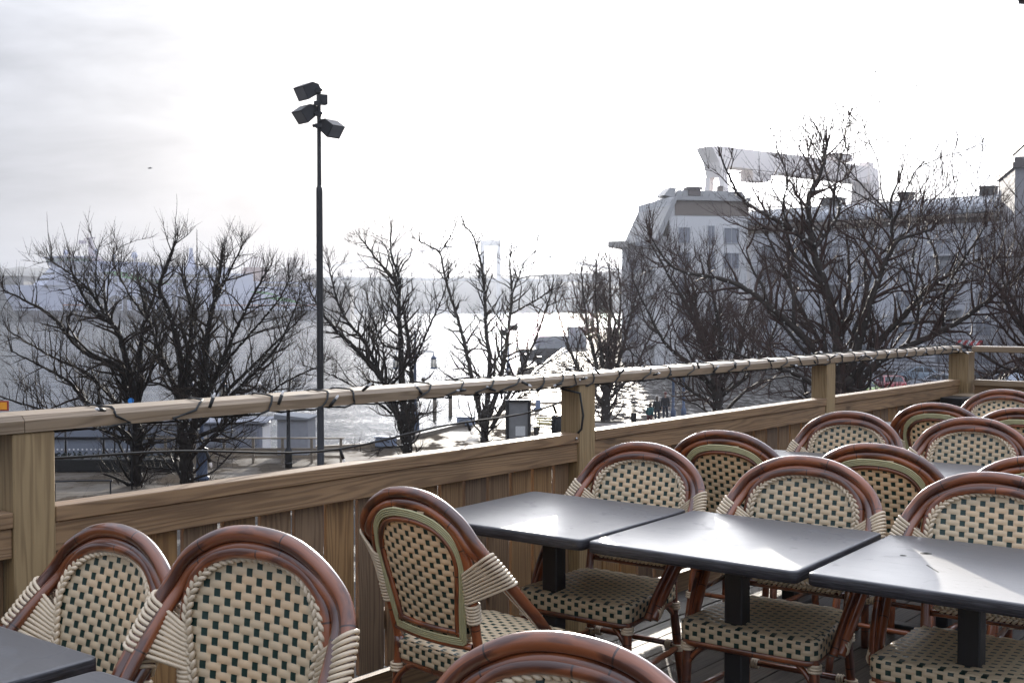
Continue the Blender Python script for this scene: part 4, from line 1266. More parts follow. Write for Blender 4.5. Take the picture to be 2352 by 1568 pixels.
# ================================================================== QUAY FURNITURE
b = ground(1456, 969)
t = empty('bollard_light', (b.x, b.y, GZ), 0, 'short lantern bollard on the glittering paving beside the tree planter', 'bollard')
m = MB(); m.lathe([(.17, 0), (.17, .55), (.15, .58)], (0, 0, 0), 12); m.build('base', MAT['iron'], t)
m = MB()
for q in range(4): m.tube([V((.14 * math.cos(q * PI / 2 + .4), .14 * math.sin(q * PI / 2 + .4), .57)), V((.14 * math.cos(q * PI / 2 + .4), .14 * math.sin(q * PI / 2 + .4), 1.15))], .02, 5)
m.lathe([(.18, 1.14), (.18, 1.22), (.05, 1.28)], (0, 0, 0), 12); m.build('cage', MAT['iron'], t)
m = MB(); m.lathe([(.07, .57), (.07, 1.13)], (0, 0, 0), 10); m.build('glass', LANT, t)
for x, y, label in ((1070, 978, 'pale blue mooring box on the quay edge below the split tree'), (886, 1028, 'pale blue mooring box on the quay edge beside the leaning tree')):
    b = ground(x, y); t = empty('mooring_box', (b.x, b.y, GZ), -.3, label, 'mooring box')
    m = MB(); m.box((0, 0, .26), (1.0, .55, .46), None, 0, 2, .05); m.build('body', plain('pale_blue_box', (.30, .36, .48), .5), t)
    m = MB(); m.box((0, 0, .53), (1.1, .65, .07), None, 0, 2, .02); m.build('lid', plain('light_box_lid', (.45, .48, .55), .5), t)
    m = MB(); m.tube([V((-.3, -.3, .3)), V((0, -.36, .42)), V((.3, -.3, .3))], .02, 5); m.build('handle', MAT['iron'], t)
b = ground(1190, 1022)
t = empty('notice_pillar', (b.x, b.y, GZ), .12, 'dark two-sided notice pillar on the sunlit quay left of the middle post', 'sign')
m = MB(); m.box((-.56, 0, 1.15), (.14, .5, 2.3), None, 0, 2, .02); m.box((.56, 0, 1.15), (.14, .5, 2.3), None, 0, 2, .02); m.box((0, 0, 2.26), (1.30, .56, .12), None, 0, 2, .02); m.box((0, 0, .12), (1.0, .44, .22)); m.build('frame', MAT['iron'], t)
m = MB(); m.box((0, -.12, 1.25), (.98, .04, 1.9)); m.build('poster', plain('grey_poster', (.20, .20, .20), .3, .3, 3), t)
m = MB(); m.box((.1, -.145, .72), (.5, .006, .5)); m.build('notice', plain('white_notice', (.6, .6, .58), .5, .25, 14), t)
b = ground(1283, 1012)
t = empty('waste_bin', (b.x, b.y, GZ), .1, 'dark slatted bin on the boardwalk touching the left side of the middle post', 'bin')
m = MB(); m.lathe([(.34, 0), (.36, .08), (.36, 1.15), (.33, 1.2)], (0, 0, 0), 12)
for i in range(14): m.box((.365, 0, .6), (.02, .09, 1.0), (O3, V((math.cos(i * .449), math.sin(i * .449), 0)), V((-math.sin(i * .449), math.cos(i * .449), 0)), Z3))
m.build('body', MAT['iron'], t)
m = MB(); m.lathe([(.38, 1.2), (.38, 1.28), (.22, 1.36)], (0, 0, 0), 12); m.build('lid', MAT['iron'], t)
b = ground(1258, 1000)
t = empty('quay_bench', (b.x, b.y, GZ), -.5, 'pale yellow low bench shining on the quay between pillar and middle post', 'bench')
m = MB()
for i in range(4): m.box((0, -.2 + i * .14, .46), (1.7, .11, .05), None, 0, 0)
m.build('seat', plain('pale_yellow_slats', (.52, .48, .26), .45), t)
m = MB()
for i in range(3): m.box((0, .33, .62 + i * .14), (1.7, .04, .11), None, 0, 0)
m.build('backrest', plain('pale_yellow_back', (.52, .48, .26), .45), t)
for s in (-.7, .7):
    m = MB(); m.box((s, 0, .215), (.07, .5, .43)); m.box((s, .36, .48), (.07, .04, .6)); m.build('leg', MAT['iron'], t)
b = ground(1236, 941)
t = empty('bicycle_stand', (b.x, b.y, GZ), .2, 'blue-grey sign base casting a long shadow across the boardwalk', 'sign')
m = MB(); m.lathe([(.32, 0), (.32, .1), (.18, .2), (.16, .7)], (0, 0, 0), 10); m.build('base', MAT['blue_paint'], t)
m = MB(); m.tube([V((0, 0, .7)), V((0, 0, 2.4))], .05, 8); m.box((0, 0, 2.2), (.5, .06, .7), None, 0, 2, .02); m.build('panel', MAT['blue_paint'], t)
t.name = 'quay_sign'
# jetty and moored boat in the glare
b = at(1228, 835, 148)
t = empty('jetty', (b.x, 148, WZ), 0, 'low dark jetty with gangway steps jutting into the dazzling water', 'jetty')
m = MB(); m.box((0, 0, 1.2), (4.4, 9, .7)); m.box((0, -4.4, .5), (4.6, .3, 1.6)); m.build('deck', MAT['quay_wood'], t)
m = MB(); m.box((-1.4, 0, 2.3), (.9, 1.2, 1.5), None, 0, 2, .05); m.box((.6, 1, 2.1), (.7, .9, 1.2), None, 0, 2, .05); m.build('cabinet', MAT['iron'], t)
m = MB()
for i in range(8): m.box((2.4 + i * .28, -3, 1.7 + i * .17), (.30, 1.1, .06))
for s in (-.55, .55): m.tube([V((2.3, -3 + s, 2.4)), V((4.6, -3 + s, 3.9))], .04, 6)
m.build('gangway', plain('galvanised_steel', (.35, .36, .38), .4, .1, 3, .6), t)
b = at(1300, 800, 205)
t = empty('moored_boat', (b.x, b.y, WZ), .15, 'dark excursion boat moored in the dazzling water left of the houses', 'boat')
def boat_ring(z, s, L): return [V((x, y * s, z)) for x, y in ((-L, -1.6), (-L * .4, -2.2), (L * .4, -2.1), (L * .85, -1.0), (L * 1.05, 0), (L * .85, 1.0), (L * .4, 2.1), (-L * .4, 2.2), (-L, 1.6))]
m = MB(); m.loft([boat_ring(-.5, .7, 8), boat_ring(.6, .95, 8.3), boat_ring(1.7, 1, 8.6)], 0, False); m.build('hull', plain('dark_boat_hull', (.05, .05, .06), .4), t)
m = MB(); m.box((-1, 0, 2.9), (9, 3.2, 2.3), None, 0, 2, .1); m.box((2.0, 0, 4.9), (3, 2.6, 1.7), None, 0, 2, .1); m.build('cabin', plain('grey_boat_cabin', (.28, .29, .31), .4), t)
for i in range(6):
    m = MB(); m.box((-4.6 + i * 1.4, -1.63, 3.1), (1.0, .05, .8)); m.build('window', DKW, t)
m = MB(); m.tube([V((1.5, 0, 5.6)), V((1.2, 0, 10.5))], .08, 6); m.tube([V((1.5, -1, 8)), V((1.4, 1, 8))], .05, 5); m.build('mast', MAT['iron'], t)
# mooring piles
for i, (x, Y) in enumerate(((998, 92), (1034, 95))):
    b = at(x, 707, Y); t = empty('mooring_pile', (b.x, b.y, WZ - 1), 0, ('left one of two mooring piles standing in the bright water below the rail', 'right one of two mooring piles standing in the bright water below the rail')[i], 'mooring pile', 'mooring piles in the bright water')
    m = MB(); m.lathe([(.17, 0), (.16, 3.4), (.12, 3.5)], (0, 0, 0), 9); m.build('timber', MAT['quay_wood'], t)
    m = MB(); m.lathe([(.175, 2.6), (.18, 2.7), (.172, 2.8)], (0, 0, 0), 9); m.build('iron_band', MAT['iron'], t)
# promenade steps by the houses
b = ground(1500, 812)
t = empty('promenade_steps', (b.x, b.y, GZ), .1, 'pale flight of broad steps on the promenade before the low house', 'steps')
m = MB()
for i in range(6): m.box((2.6 + i * .0, i * .8, .09 + i * .17), (11 - i * .1, .82, .18 + i * .34 * .0 + .16))
m.build('tread', plain('pale_granite', (.42, .40, .38), .6, .1, .8), t)
m = MB(); m.box((-3.1, 2, .7), (.4, 5.4, 1.4)); m.box((8.3, 2, .7), (.4, 5.4, 1.4)); m.build('side_wall', plain('granite_wall', (.34, .33, .32), .7, .1, .8), t)

# quay-side clutter seen between the rail and the cap at left
b = at(235, 707, 52.5)
t = empty('glass_windscreen', (b.x, b.y, GZ), 0, 'low glass windscreen with a line of white dots behind the left trees', 'glass screen')
m = MB()
for i in range(7): m.tube([V((-7 + i * 1.75, 0, 0)), V((-7 + i * 1.75, 0, 1.66))], .05, 6)
m.box((-1.75, 0, 1.62), (10.6, .10, .07)); m.box((-1.75, 0, .12), (10.6, .08, .08)); m.box((-1.75, -.05, 1.02), (10.6, .12, .12))
m.build('frame', MAT['iron'], t)
PG = glass('blue_grey_pane', (.26, .29, .35), .12, .8); WDOT = plain('white_glass_dots', (.7, .7, .7), .5)
for i in range(6):
    m = MB(); m.box((-6.125 + i * 1.75, 0, .87), (1.62, .02, 1.40)); g = m.build('pane', PG, t)
    m = MB()
    for q in range(8): m.lathe([(.045, -.002), (.045, .002)], (-6.82 + i * 1.75 + q * .2, .50, .016), 8, 0, False, (O3, X3, Z3, -Y3))
    m.build('white_dots', WDOT, g)
b = at(205, 707, 49.0)
t = empty('hedge_box', (b.x, b.y, GZ), 0, 'long near-black planter box in front of the glass windscreen', 'planter')
m = MB(); m.box((0, 0, .28), (7.6, .7, .54), None, 0, 2, .03); m.build('box', plain('black_planter', (.012, .011, .010), .8), t)
m = MB(); rh_ = random.Random(5)
for i in range(420):
    c = V((rh_.uniform(-3.7, 3.7), rh_.uniform(-.32, .32), .52 + rh_.uniform(0, .26))); d = V((rh_.uniform(-1, 1), rh_.uniform(-1, 1), rh_.uniform(.2, 1))).normalized() * .09; e = d.cross(V((rh_.uniform(-1, 1), rh_.uniform(-1, 1), 0))).normalized() * .04
    b0 = len(m.v); m.v += [c - d, c + e, c + d, c - e]; m.face([b0, b0 + 1, b0 + 2, b0 + 3])
m.build('foliage', plain('dark_evergreen', (.010, .016, .010), .7), t)
b = at(545, 707, 51.5)
t = empty('quay_railing', (b.x, b.y, GZ), 0, 'brown timber railing along the water between left trees and lamp mast', 'railing')
for i in range(8):
    m = MB(); m.box((-4.6 + i * 1.32, 0, .55), (.11, .11, 1.1)); m.build('post', MAT['quay_wood'], t)
m = MB(); m.box((0, -.02, 1.13), (9.6, .16, .06), None, 0, 0); m.box((0, .06, .62), (9.4, .04, .12), None, 0, 0); m.box((0, .06, .28), (9.4, .04, .12), None, 0, 0); m.build('rail', MAT['quay_wood'], t)
b = at(520, 707, 58.0)
t = empty('moored_pontoon', (b.x, b.y, WZ), .02, 'white low passenger pontoon moored beyond the timber railing at left', 'boat')
m = MB(); m.loft([[V((x * s, y * s, z)) for x, y in ((-3.1, -1.6), (2.2, -1.6), (3.1, 0), (2.2, 1.6), (-3.1, 1.6))] for s, z in ((.95, -.4), (1, .5), (1.01, 1.3))], 0, False); m.build('hull', plain('white_hull', (.26, .28, .33), .4, .06, .6), t)
m = MB(); m.box((-.4, 0, 2.30), (4.8, 2.4, 1.9), None, 0, 2, .12); m.build('cabin', plain('white_cabin', (.26, .28, .34), .4, .06, .6), t)
m = MB(); m.box((-.4, 0, 3.30), (5.2, 2.8, .12), None, 0, 2, .04); m.build('roof', plain('white_roof', (.22, .23, .26), .8, .06, .6, 0, 0, 0, 40, 0.0), t)
for i in range(5):
    m = MB(); m.box((-2.2 + i * .9, -1.23, 2.5), (.68, .05, .75)); m.build('window', DKW, t)
b = at(680, 707, 55.0)
t = empty('ticket_cabin', (b.x, b.y, GZ), -.1, 'small white cabin with dark louvres left of the tall lamp mast', 'cabin')
m = MB(); m.box((0, 0, .85), (1.5, 1.4, 1.7), None, 0, 2, .03); m.build('wall', plain('white_cabin_wall', (.30, .31, .34), .6), t)
m = MB()
for i in range(7): m.box((.15, -.73, .35 + i * .18), (1.05, .06, .11), (O3, X3, V((0, 1, -.3)).normalized(), V((0, .3, 1)).normalized()))
m.build('louvre', plain('dark_louvre', (.05, .055, .06), .5), t)
m = MB(); m.prism([(-.85, 1.7), (.85, 1.7), (.85, 1.78), (-.85, 1.95)], 1.7, (V((0, -.85, 0)), X3, Z3, Y3)); m.build('roof', plain('pale_cabin_roof', (.25, .26, .28), .8, .1, .6, 0, 0, 0, 40, 0.0), t)
b = ground(186, 1160)
t = empty('bicycle_rack', (b.x, b.y, GZ), .12, 'thin metal hoop stand on the planks low beside the left railing post', 'stand')
m = MB(); m.tube(spline([V((-.95, 0, 0)), V((-.95, 0, .75)), V((-.88, 0, .84)), V((.88, 0, .84)), V((.95, 0, .75)), V((.95, 0, 0))], 4), .028, 7); m.build('hoop', MAT['iron'], t)
m = MB(); 
for s in (-.95, .95): m.lathe([(.09, 0), (.09, .02)], (s, 0, 0), 8)
m.build('foot_plate', MAT['iron'], t)
b = at(6, 707, 40.0)
t = empty('warning_sign', (b.x - .28, b.y, GZ), 0, 'orange road sign with dark red border peeping over the rail at the left edge', 'sign')
z_ = CAMZ - (932 - HZ) / FD * 40 - GZ
m = MB(); m.tube([V((0, .03, 0)), V((0, .03, z_ + .2))], .035, 7); m.build('post', MAT['iron'], t)
m = MB(); m.box((0, 0, z_), (.92, .02, .36), None, 0, 2, .006); m.build('border', plain('dark_red_border', (.30, .03, .02), .4), t)
m = MB(); m.box((0, -.014, z_), (.80, .012, .26)); m.build('face', plain('orange_sign_face', (.85, .33, .015), .45, .08), t)
b = at(299, 707, 44.0)
t = empty('round_sign', (b.x, b.y, GZ), 0, 'bright blue round sign just showing above the rail before the left tree', 'sign')
z_ = CAMZ - (921 - HZ) / FD * 44 - GZ
m = MB(); m.tube([V((0, .03, 0)), V((0, .03, z_))], .03, 7); m.build('post', MAT['iron'], t)
m = MB(); m.lathe([(.115, -.012), (.12, 0), (.115, .012)], (0, 0, 0), 18, 0, False, (V((0, 0, z_)), X3, Z3, -Y3)); m.build('face', plain('bright_blue_sign', (.03, .28, .80), .4), t)

# ================================================================== CARS in the car park
TYRE = plain('tyre_rubber', (.015, .015, .015), .8); RIM = plain('alloy', (.4, .4, .42), .35, .1, 4, .8)
CGL = plain('car_glass', (.02, .025, .03), .05, .2, 1)
HL = plain('headlamp', (.6, .6, .6), .15, .1, 3); TL_ = plain('tail_lamp', (.35, .02, .02), .2, .1, 3)
def car(label, col, pos, heading, van=False):
    t = empty('parked_car', pos, heading, label, 'car', 'cars parked before the apartment house')
    paint = plain('car_paint', col, .3, .05, 1, .2, .8)
    W = .88; L = 2.15
    if van: prof = [(-L, .35), (-L, 1.0), (-L + .08, 1.75), (-L + .2, 1.9), (.9, 1.9), (1.5, 1.15), (2.1, .95), (L + .05, .7), (L, .35)]; roof = (-L + .2, .9, 1.9)
    else: prof = [(-L, .38), (-L - .03, .75), (-L + .10, .96), (-1.75, 1.0), (-1.15, 1.42), (-.5, 1.50), (.25, 1.46), (1.05, .99), (1.85, .86), (L + .02, .66), (L, .36)]
    m = MB()
    # body tapers in towards the roof
    rings = []
    for y, s in ((-W, .0), (-W, 1), (W, 1), (W, 0)): pass
    n = len(prof)
    def ring(y, tuck):
        R = []
        for x, z in prof:
            k = max(0, (z - .95) / .6); R.append(V((x * (1 - .02 * tuck), y * (1 - .20 * k) , z)))
        return R
    m.loft([ring(-W + .04, 1), ring(-W, 0), ring(-W * .5, 0), ring(W * .5, 0), ring(W, 0), ring(W - .04, 1)][0:6], 0, False)
    m.build('body', paint, t)
    def side(poly, s):
        m = MB()
        for dd in (.012, -.03):
            for x, z in poly:
                k = max(0, (z - .95) / .6); m.v.append(V((x, s * (W * (1 - .20 * k) + dd), z)))
        n = len(poly); m.face(list(range(n))[::s]); m.build('window', CGL, t)
    def screen(xa, za, fa, xb, zb, fb):
        m = MB(); dx = .012 if xa > 0 else -.012
        for x, z, f in ((xa, za, fa), (xb, zb, fb)):
            for s in (-1, 1): m.v.append(V((x + dx, s * W * f, z + .012)))
        m.face([0, 1, 3, 2]); m.build('windscreen', CGL, t)
    if not van:
        for s in (-1, 1):
            side([(-1.45, 1.04), (-1.05, 1.36), (-.52, 1.41), (-.52, 1.03)], s); side([(-.44, 1.03), (-.44, 1.41), (.16, 1.39), (.78, 1.02)], s)
        screen(.30, 1.45, .745, 1.0, 1.03, .855); screen(-1.18, 1.41, .745, -1.70, 1.03, .855)
    else:
        for s in (-1, 1): side([(.35, 1.15), (.35, 1.72), (.85, 1.72), (1.3, 1.15)], s)
        screen(.98, 1.82, .70, 1.47, 1.2, .80)
    for x in (-1.32, 1.32):
        for s in (-1, 1):
            fr = (V((x, s * (W - .09), .33)), X3, Z3, Y3 * s)
            m = MB(); m.lathe([(.20, -.10), (.31, -.10), (.33, -.06), (.33, .07), (.31, .105), (.21, .105)], (0, 0, 0), 18, 0, True, fr); wh = m.build('wheel', TYRE, t)
            m = MB(); m.lathe([(.205, .085), (.20, .10), (.06, .115)], (0, 0, 0), 14, 0, True, fr); m.build('rim', RIM, wh)
    for s in (-1, 1):
        m = MB(); m.box((L - .05, s * .62, .70), (.16, .34, .13), None, 0, 2, .03); m.build('headlight', HL, t)
        m = MB(); m.box((-L + .03, s * .66, .80), (.14, .26, .20), None, 0, 2, .03); m.build('tail_light', TL_, t)
        m = MB(); m.box((.70, s * (W + .06), 1.05), (.12, .18, .12), None, 0, 2, .03); m.build('side_mirror', paint, t)
    return t
def cpos(x, Y): q = at(x, 707, Y); return (q.x, q.y, GZ)
car('silver parked car in the gap left of the far corner post', (.42, .44, .48), cpos(2150, 97), 2.75)
car('dark red parked car behind the big tree trunk', (.28, .035, .04), cpos(2046, 94), 1.45)
car('lime green parked car with a red tail light at the left of the parked row', (.30, .42, .10), cpos(1958, 88), 2.2)
car('white parked car just behind the lime green one', (.60, .62, .66), cpos(1966, 103), 2.9)
car('pale blue-grey parked car seen between trunk and silver car', (.30, .36, .42), cpos(2108, 108), 2.9)
car('white parked van seen through the gap right of the far corner post', (.55, .60, .68), cpos(2325, 93), 2.6, True)
car('dark grey parked car beyond the far corner post', (.06, .065, .075), cpos(2255, 102), 2.8)

# ================================================================== PEOPLE on the quay
def skin(name, edges, mat, parent, sub=2):
    """a continuous body grown from a skeleton: edges are (a, b) names, points hold position and radius"""
    pts, ed = edges
    me = bpy.data.meshes.new(name); keys = list(pts); ix = {k: i for i, k in enumerate(keys)}
    me.from_pydata([tuple(pts[k][0]) for k in keys], [(ix[a], ix[b]) for a, b in ed], [])
    me.materials.append(mat)
    o = bpy.data.objects.new(name, me); COL.objects.link(o); o.parent = parent
    sm = o.modifiers.new('skin', 'SKIN'); sm.use_smooth_shade = True
    for i, k in enumerate(keys):
        r = pts[k][1]; me.skin_vertices[0].data[i].radius = r if hasattr(r, '__len__') else (r, r)
        me.skin_vertices[0].data[i].use_root = i == 0
    s2 = o.modifiers.new('sub', 'SUBSURF'); s2.levels = sub; s2.render_levels = sub
    return o
SKIN = plain('skin', (.42, .25, .18), .55, .06, 6)
def person(label, pos, heading, coat, trousers, hair, S=1.0, lean=0.0, stride=.16, long_coat=False, hat=None):
    t = empty('person', pos, heading, label, 'person')
    def L(x, y, z): return V((x * S, (y + lean * max(0, z - .95)) * S, z * S))
    P = {'pelvis': (L(0, 0, .97), (.13, .10)), 'waist': (L(0, 0, 1.12), (.12, .09)), 'chest': (L(0, .01, 1.32), (.15, .10)), 'neck': (L(0, .0, 1.47), .055), 'jaw': (L(0, .02, 1.56), (.062, .07)), 'head': (L(0, .01, 1.66), (.075, .092)), 'crown': (L(0, 0, 1.73), (.05, .06)), 'nose': (L(0, .105, 1.62), .014)}
    E = [('pelvis', 'waist'), ('waist', 'chest'), ('chest', 'neck'), ('neck', 'jaw'), ('jaw', 'head'), ('head', 'crown'), ('head', 'nose')]
    for s, n in ((-1, 'l'), (1, 'r')):
        f = stride * (s)
        for k, p, r in (('hip', (s * .09, 0, .90), .085), ('knee', (s * .095, f * .6 + .02, .50), .055), ('ankle', (s * .095, f - (.05 if f < 0 else 0), .09), .038), ('heel', (s * .095, f + .04, .05), .04), ('toe', (s * .11, f + .17, .035), .033), ('shoulder', (s * .18, 0, 1.40), .062), ('elbow', (s * .23, -.06 - f * .2, 1.12), .042), ('wrist', (s * .22, .06 - f * .4, .90), .028), ('palm', (s * .22, .08 - f * .4, .83), (.022, .036))):
            P[n + k] = (L(*p), r)
        E += [('pelvis', n + 'hip'), (n + 'hip', n + 'knee'), (n + 'knee', n + 'ankle'), (n + 'ankle', n + 'heel'), (n + 'heel', n + 'toe'), ('chest', n + 'shoulder'), (n + 'shoulder', n + 'elbow'), (n + 'elbow', n + 'wrist'), (n + 'wrist', n + 'palm')]
        b = P[n + 'palm'][0]
        for i, ln in enumerate((.070, .080, .074, .058)):
            d = V((0, (i - 1.5) * .020, 0)); P[n + 'f%d' % i] = (b + d + V((0, .004, -.045)), .009); P[n + 'g%d' % i] = (b + d * 1.1 + V((-s * .018, .012, -.045 - ln * .8)), .008)
            E += [(n + 'palm', n + 'f%d' % i), (n + 'f%d' % i, n + 'g%d' % i)]
        P[n + 't0'] = (b + V((-s * .02, .040, .0)), .010); P[n + 't1'] = (b + V((-s * .025, .058, -.045)), .009)
        E += [(n + 'palm', n + 't0'), (n + 't0', n + 't1')]
    body = skin('body', (P, E), SKIN, t)
    C = {}; CE = []
    def cp(k, dr): 
        p, r = P[k]; C[k] = (p, (r[0] + dr, r[1] + dr) if hasattr(r, '__len__') else r + dr)
    for k, d in (('chest', .035), ('waist', .045), ('pelvis', .05)): cp(k, d)
    C['collar'] = (P['neck'][0] - V((0, 0, .03)), .075)
    CE = [('chest', 'waist'), ('waist', 'pelvis'), ('chest', 'collar')]
    C['hem'] = (L(0, .0, .55 if long_coat else .84), (.20, .16) if long_coat else (.17, .14)); CE.append(('pelvis', 'hem'))
    for n in 'lr':
        for k, d in (('shoulder', .025), ('elbow', .022), ('wrist', .022)): cp(n + k, d)
        CE += [('chest', n + 'shoulder'), (n + 'shoulder', n + 'elbow'), (n + 'elbow', n + 'wrist')]
    skin('coat', (C, CE), coat, t)
    C2 = {}; 
    def cq(k, dr): p, r = P[k]; C2[k] = (p, (r[0] + dr, r[1] + dr) if hasattr(r, '__len__') else r + dr)
    cq('pelvis', .012)
    for n in 'lr':
        for k, d in (('hip', .012), ('knee', .018), ('ankle', .022)): cq(n + k, d)
    skin('trousers', (C2, [('pelvis', 'lhip'), ('lhip', 'lknee'), ('lknee', 'lankle'), ('pelvis', 'rhip'), ('rhip', 'rknee'), ('rknee', 'rankle')]), trousers, t)
    for n in 'lr':
        m = MB(); a, b = P[n + 'heel'][0], P[n + 'toe'][0]
        m.tube([a + V((0, -.05, 0)), a, a.lerp(b, .5), b + V((0, .02, -.004))], [.042, .052, .05, .036], 10); m.build('shoe', MAT['iron'], t)
    m = MB(); h = P['head'][0]
    if hat: m.ball(h + V((0, -.01, .05)), (.092, .112, .085), 12, 8); m.tube([h + V((.098 * math.cos(a), .118 * math.sin(a) - .01, .02)) for a in [PI * i / 8 for i in range(16)]], .018, 6, 0, True); m.build('knitted_hat', hat, t)
    else: m.ball(h + V((0, -.022, .022)), (.092, .105, .105), 12, 8); m.ball(h + V((0, -.065, -.10)), (.075, .055, .12), 10, 7); m.build('hair', hair, t)
    m = MB()
    for s in (-1, 1): m.ball(h + V((s * .032, .088, -.005)), .011, 6, 5)
    m.build('eye', MAT['iron'], t)
    m = MB(); m.box((h.x, h.y + .092, h.z - .085), (.045, .012, .010), None, 0, 2, .004); m.build('mouth', plain('lips', (.30, .10, .09), .5), t)
    for s in (-1, 1):
        m = MB(); m.ball(h + V((s * .088, .0, -.02)), (.012, .02, .03), 6, 5); m.build('ear', SKIN, t)
    return t
dk = plain('dark_wool_coat', (.022, .022, .026), .85, .2, 8); dk2 = plain('charcoal_jacket', (.035, .034, .036), .8, .2, 8)
jn = plain('dark_denim', (.03, .035, .05), .8, .2, 8); hr = plain('brown_hair', (.05, .03, .018), .5, .3, 14)
q = ground(1529, 968); person('tall person in dark coat and red cap, rightmost of the three walking on the quay', (q.x, q.y, GZ), -.2, dk, jn, hr, 1.02, .02, .18, False, plain('dark_red_cap', (.14, .035, .03), .8))
q = ground(1510, 974); person('person with brown hair and dark jacket, middle of the three walking on the quay', (q.x, q.y, GZ), -.25, dk2, jn, hr, .95, .03, .14)
q = ground(1493, 985); person('short person in teal jacket and dark red trousers, leftmost of the three walkers', (q.x, q.y, GZ), -.5, plain('teal_jacket', (.018, .085, .09), .7, .2, 8), plain('dark_red_trousers', (.10, .022, .028), .8), hr, .84, .20, .12)

# ================================================================== GULL
b = at(348, 388, 160)
t = empty('gull', b, .4, 'tiny dark gull gliding in the pale sky at upper left', 'bird')
m = MB(); m.tube(spline([V((-.30, 0, -.02)), V((-.12, 0, 0)), V((.08, 0, .01)), V((.22, 0, .03)), V((.30, 0, .02))], 4), [.02, .05, .07, .08, .085, .085, .08, .075, .07, .06, .055, .05, .05, .045, .04, .03, .012][:17], 8)
m.build('body', plain('grey_feathers', (.10, .10, .11), .7), t)
for s in (-1, 1):
    m = MB(); P = [(0, .0, .02), (.05, s * .22, .10), (.0, s * .40, .09), (-.12, s * .58, .02)]
    ch_ = [.17, .15, .11, .02]
    R = [[V((x + c * .5, y, z)), V((x, y, z + .02)), V((x - c * .5, y, z + .005)), V((x, y, z - .006))] for (x, y, z), c in zip(P, ch_)]
    m.loft(R, 0, True); m.build('wing', plain('grey_wing', (.12, .12, .13), .7), t)
m = MB(); m.prism([(-.28, -.05), (-.42, -.10), (-.42, .10), (-.28, .05)], .015, (V((0, 0, -.02)), X3, Y3, Z3)); m.build('tail', plain('pale_tail', (.2, .2, .2), .7), t)
m = MB(); m.tube([V((.30, 0, .02)), V((.37, 0, .0))], [.014, .004], 6); m.build('beak', plain('yellow_beak', (.4, .25, .04), .5), t)
# ================================================================== BARE TREES
def unit(r): 
    while True:
        v = V((r.uniform(-1, 1), r.uniform(-1, 1), r.uniform(-1, 1)))
        if .05 < v.length < 1: return v.normalized()
def bud_twig(m, p, d, L, r0, rng, trop, mi=0, buds=True):
    """a straight young shoot with pairs of buds"""
    n = max(3, int(L / .17)); P = [p]; d = d.normalized()
    for i in range(n):
        d = (d + unit(rng) * .10 + Z3 * trop).normalized(); P.append(P[-1] + d * (L / n))
    R = [r0 * (1 - .72 * i / n) for i in range(n + 1)]
    m.tube(P, R, 3 if r0 < .007 else 4, mi, False, False)
    if buds:
        for i in range(1, n):
            a = unit(rng); a = (a - d * a.dot(d)).normalized()
            for s in (-1, 1):
                if rng.random() < .62: m.tube([P[i], P[i] + (d * .8 + a * s) * rng.uniform(.02, .05)], [.0045, .003], 3, mi, False, False)
        m.tube([P[-1], P[-1] + d * .03], [.006, .002], 3, mi, False, False)
    return P
def grow(mt, mc, p, d, L, r, lev, rng, cfg):
    """a crooked branch; level 0 goes to the trunk mesh, the rest to the crown"""
    step = .16; n = max(3, int(L / step)); P = [p]; d = d.normalized(); kids = []
    curl = unit(rng) * .16
    for i in range(n):
        d = (d + unit(rng) * cfg['wob'] + curl * .5 + Z3 * cfg['trop']).normalized()
        P.append(P[-1] + d * (L / n))
        if rng.random() < .15: curl = unit(rng) * .18
        if i > n * (.15 if lev else .2): kids.append((P[-1].copy(), d.copy(), 1 - i / n))
    R = [r * (1 - .62 * i / n) for i in range(n + 1)]
    (mt if lev == 0 else mc).tube(P, R, 6 if r > .03 else (5 if r > .014 else 4), 0, False, lev == 0)
    for q, dd, rem in kids:
        if lev < cfg['lev']:
            if rng.random() < cfg['fork']:
                a = unit(rng); a = (a - dd * a.dot(dd)).normalized()
                nd_ = (dd * .75 + a * .8 + Z3 * .2).normalized()
                grow(mt, mc, q, nd_, max(.25, L * rng.uniform(.35, .6)), max(.009, r * .55), lev + 1, rng, cfg)
        for _ in range(1 if rng.random() < cfg['twig'] * 1.5 else 0):
            a = unit(rng); a = (a - dd * a.dot(dd)).normalized()
            bud_twig(mc, q, dd * .55 + a * .8 + Z3 * cfg['tup'], rng.uniform(*cfg['tl']), rng.uniform(.0055, .0095), rng, cfg['ttrop'])
    # end of the branch: knuckle with a spray of shoots
    for i in range(rng.randint(2, 4)):
        bud_twig(mc, P[-1], d + unit(rng) * .6 + Z3 * .4, rng.uniform(*cfg['tl']), .0075, rng, cfg['ttrop'])
CFG = dict(wob=.16, trop=.045, lev=2, fork=.26, twig=.42, extra=8, xl=(1.6, 3.4), endl=(.3, .75), tl=(.25, .85), tup=.5, ttrop=.07)
ntree = 0
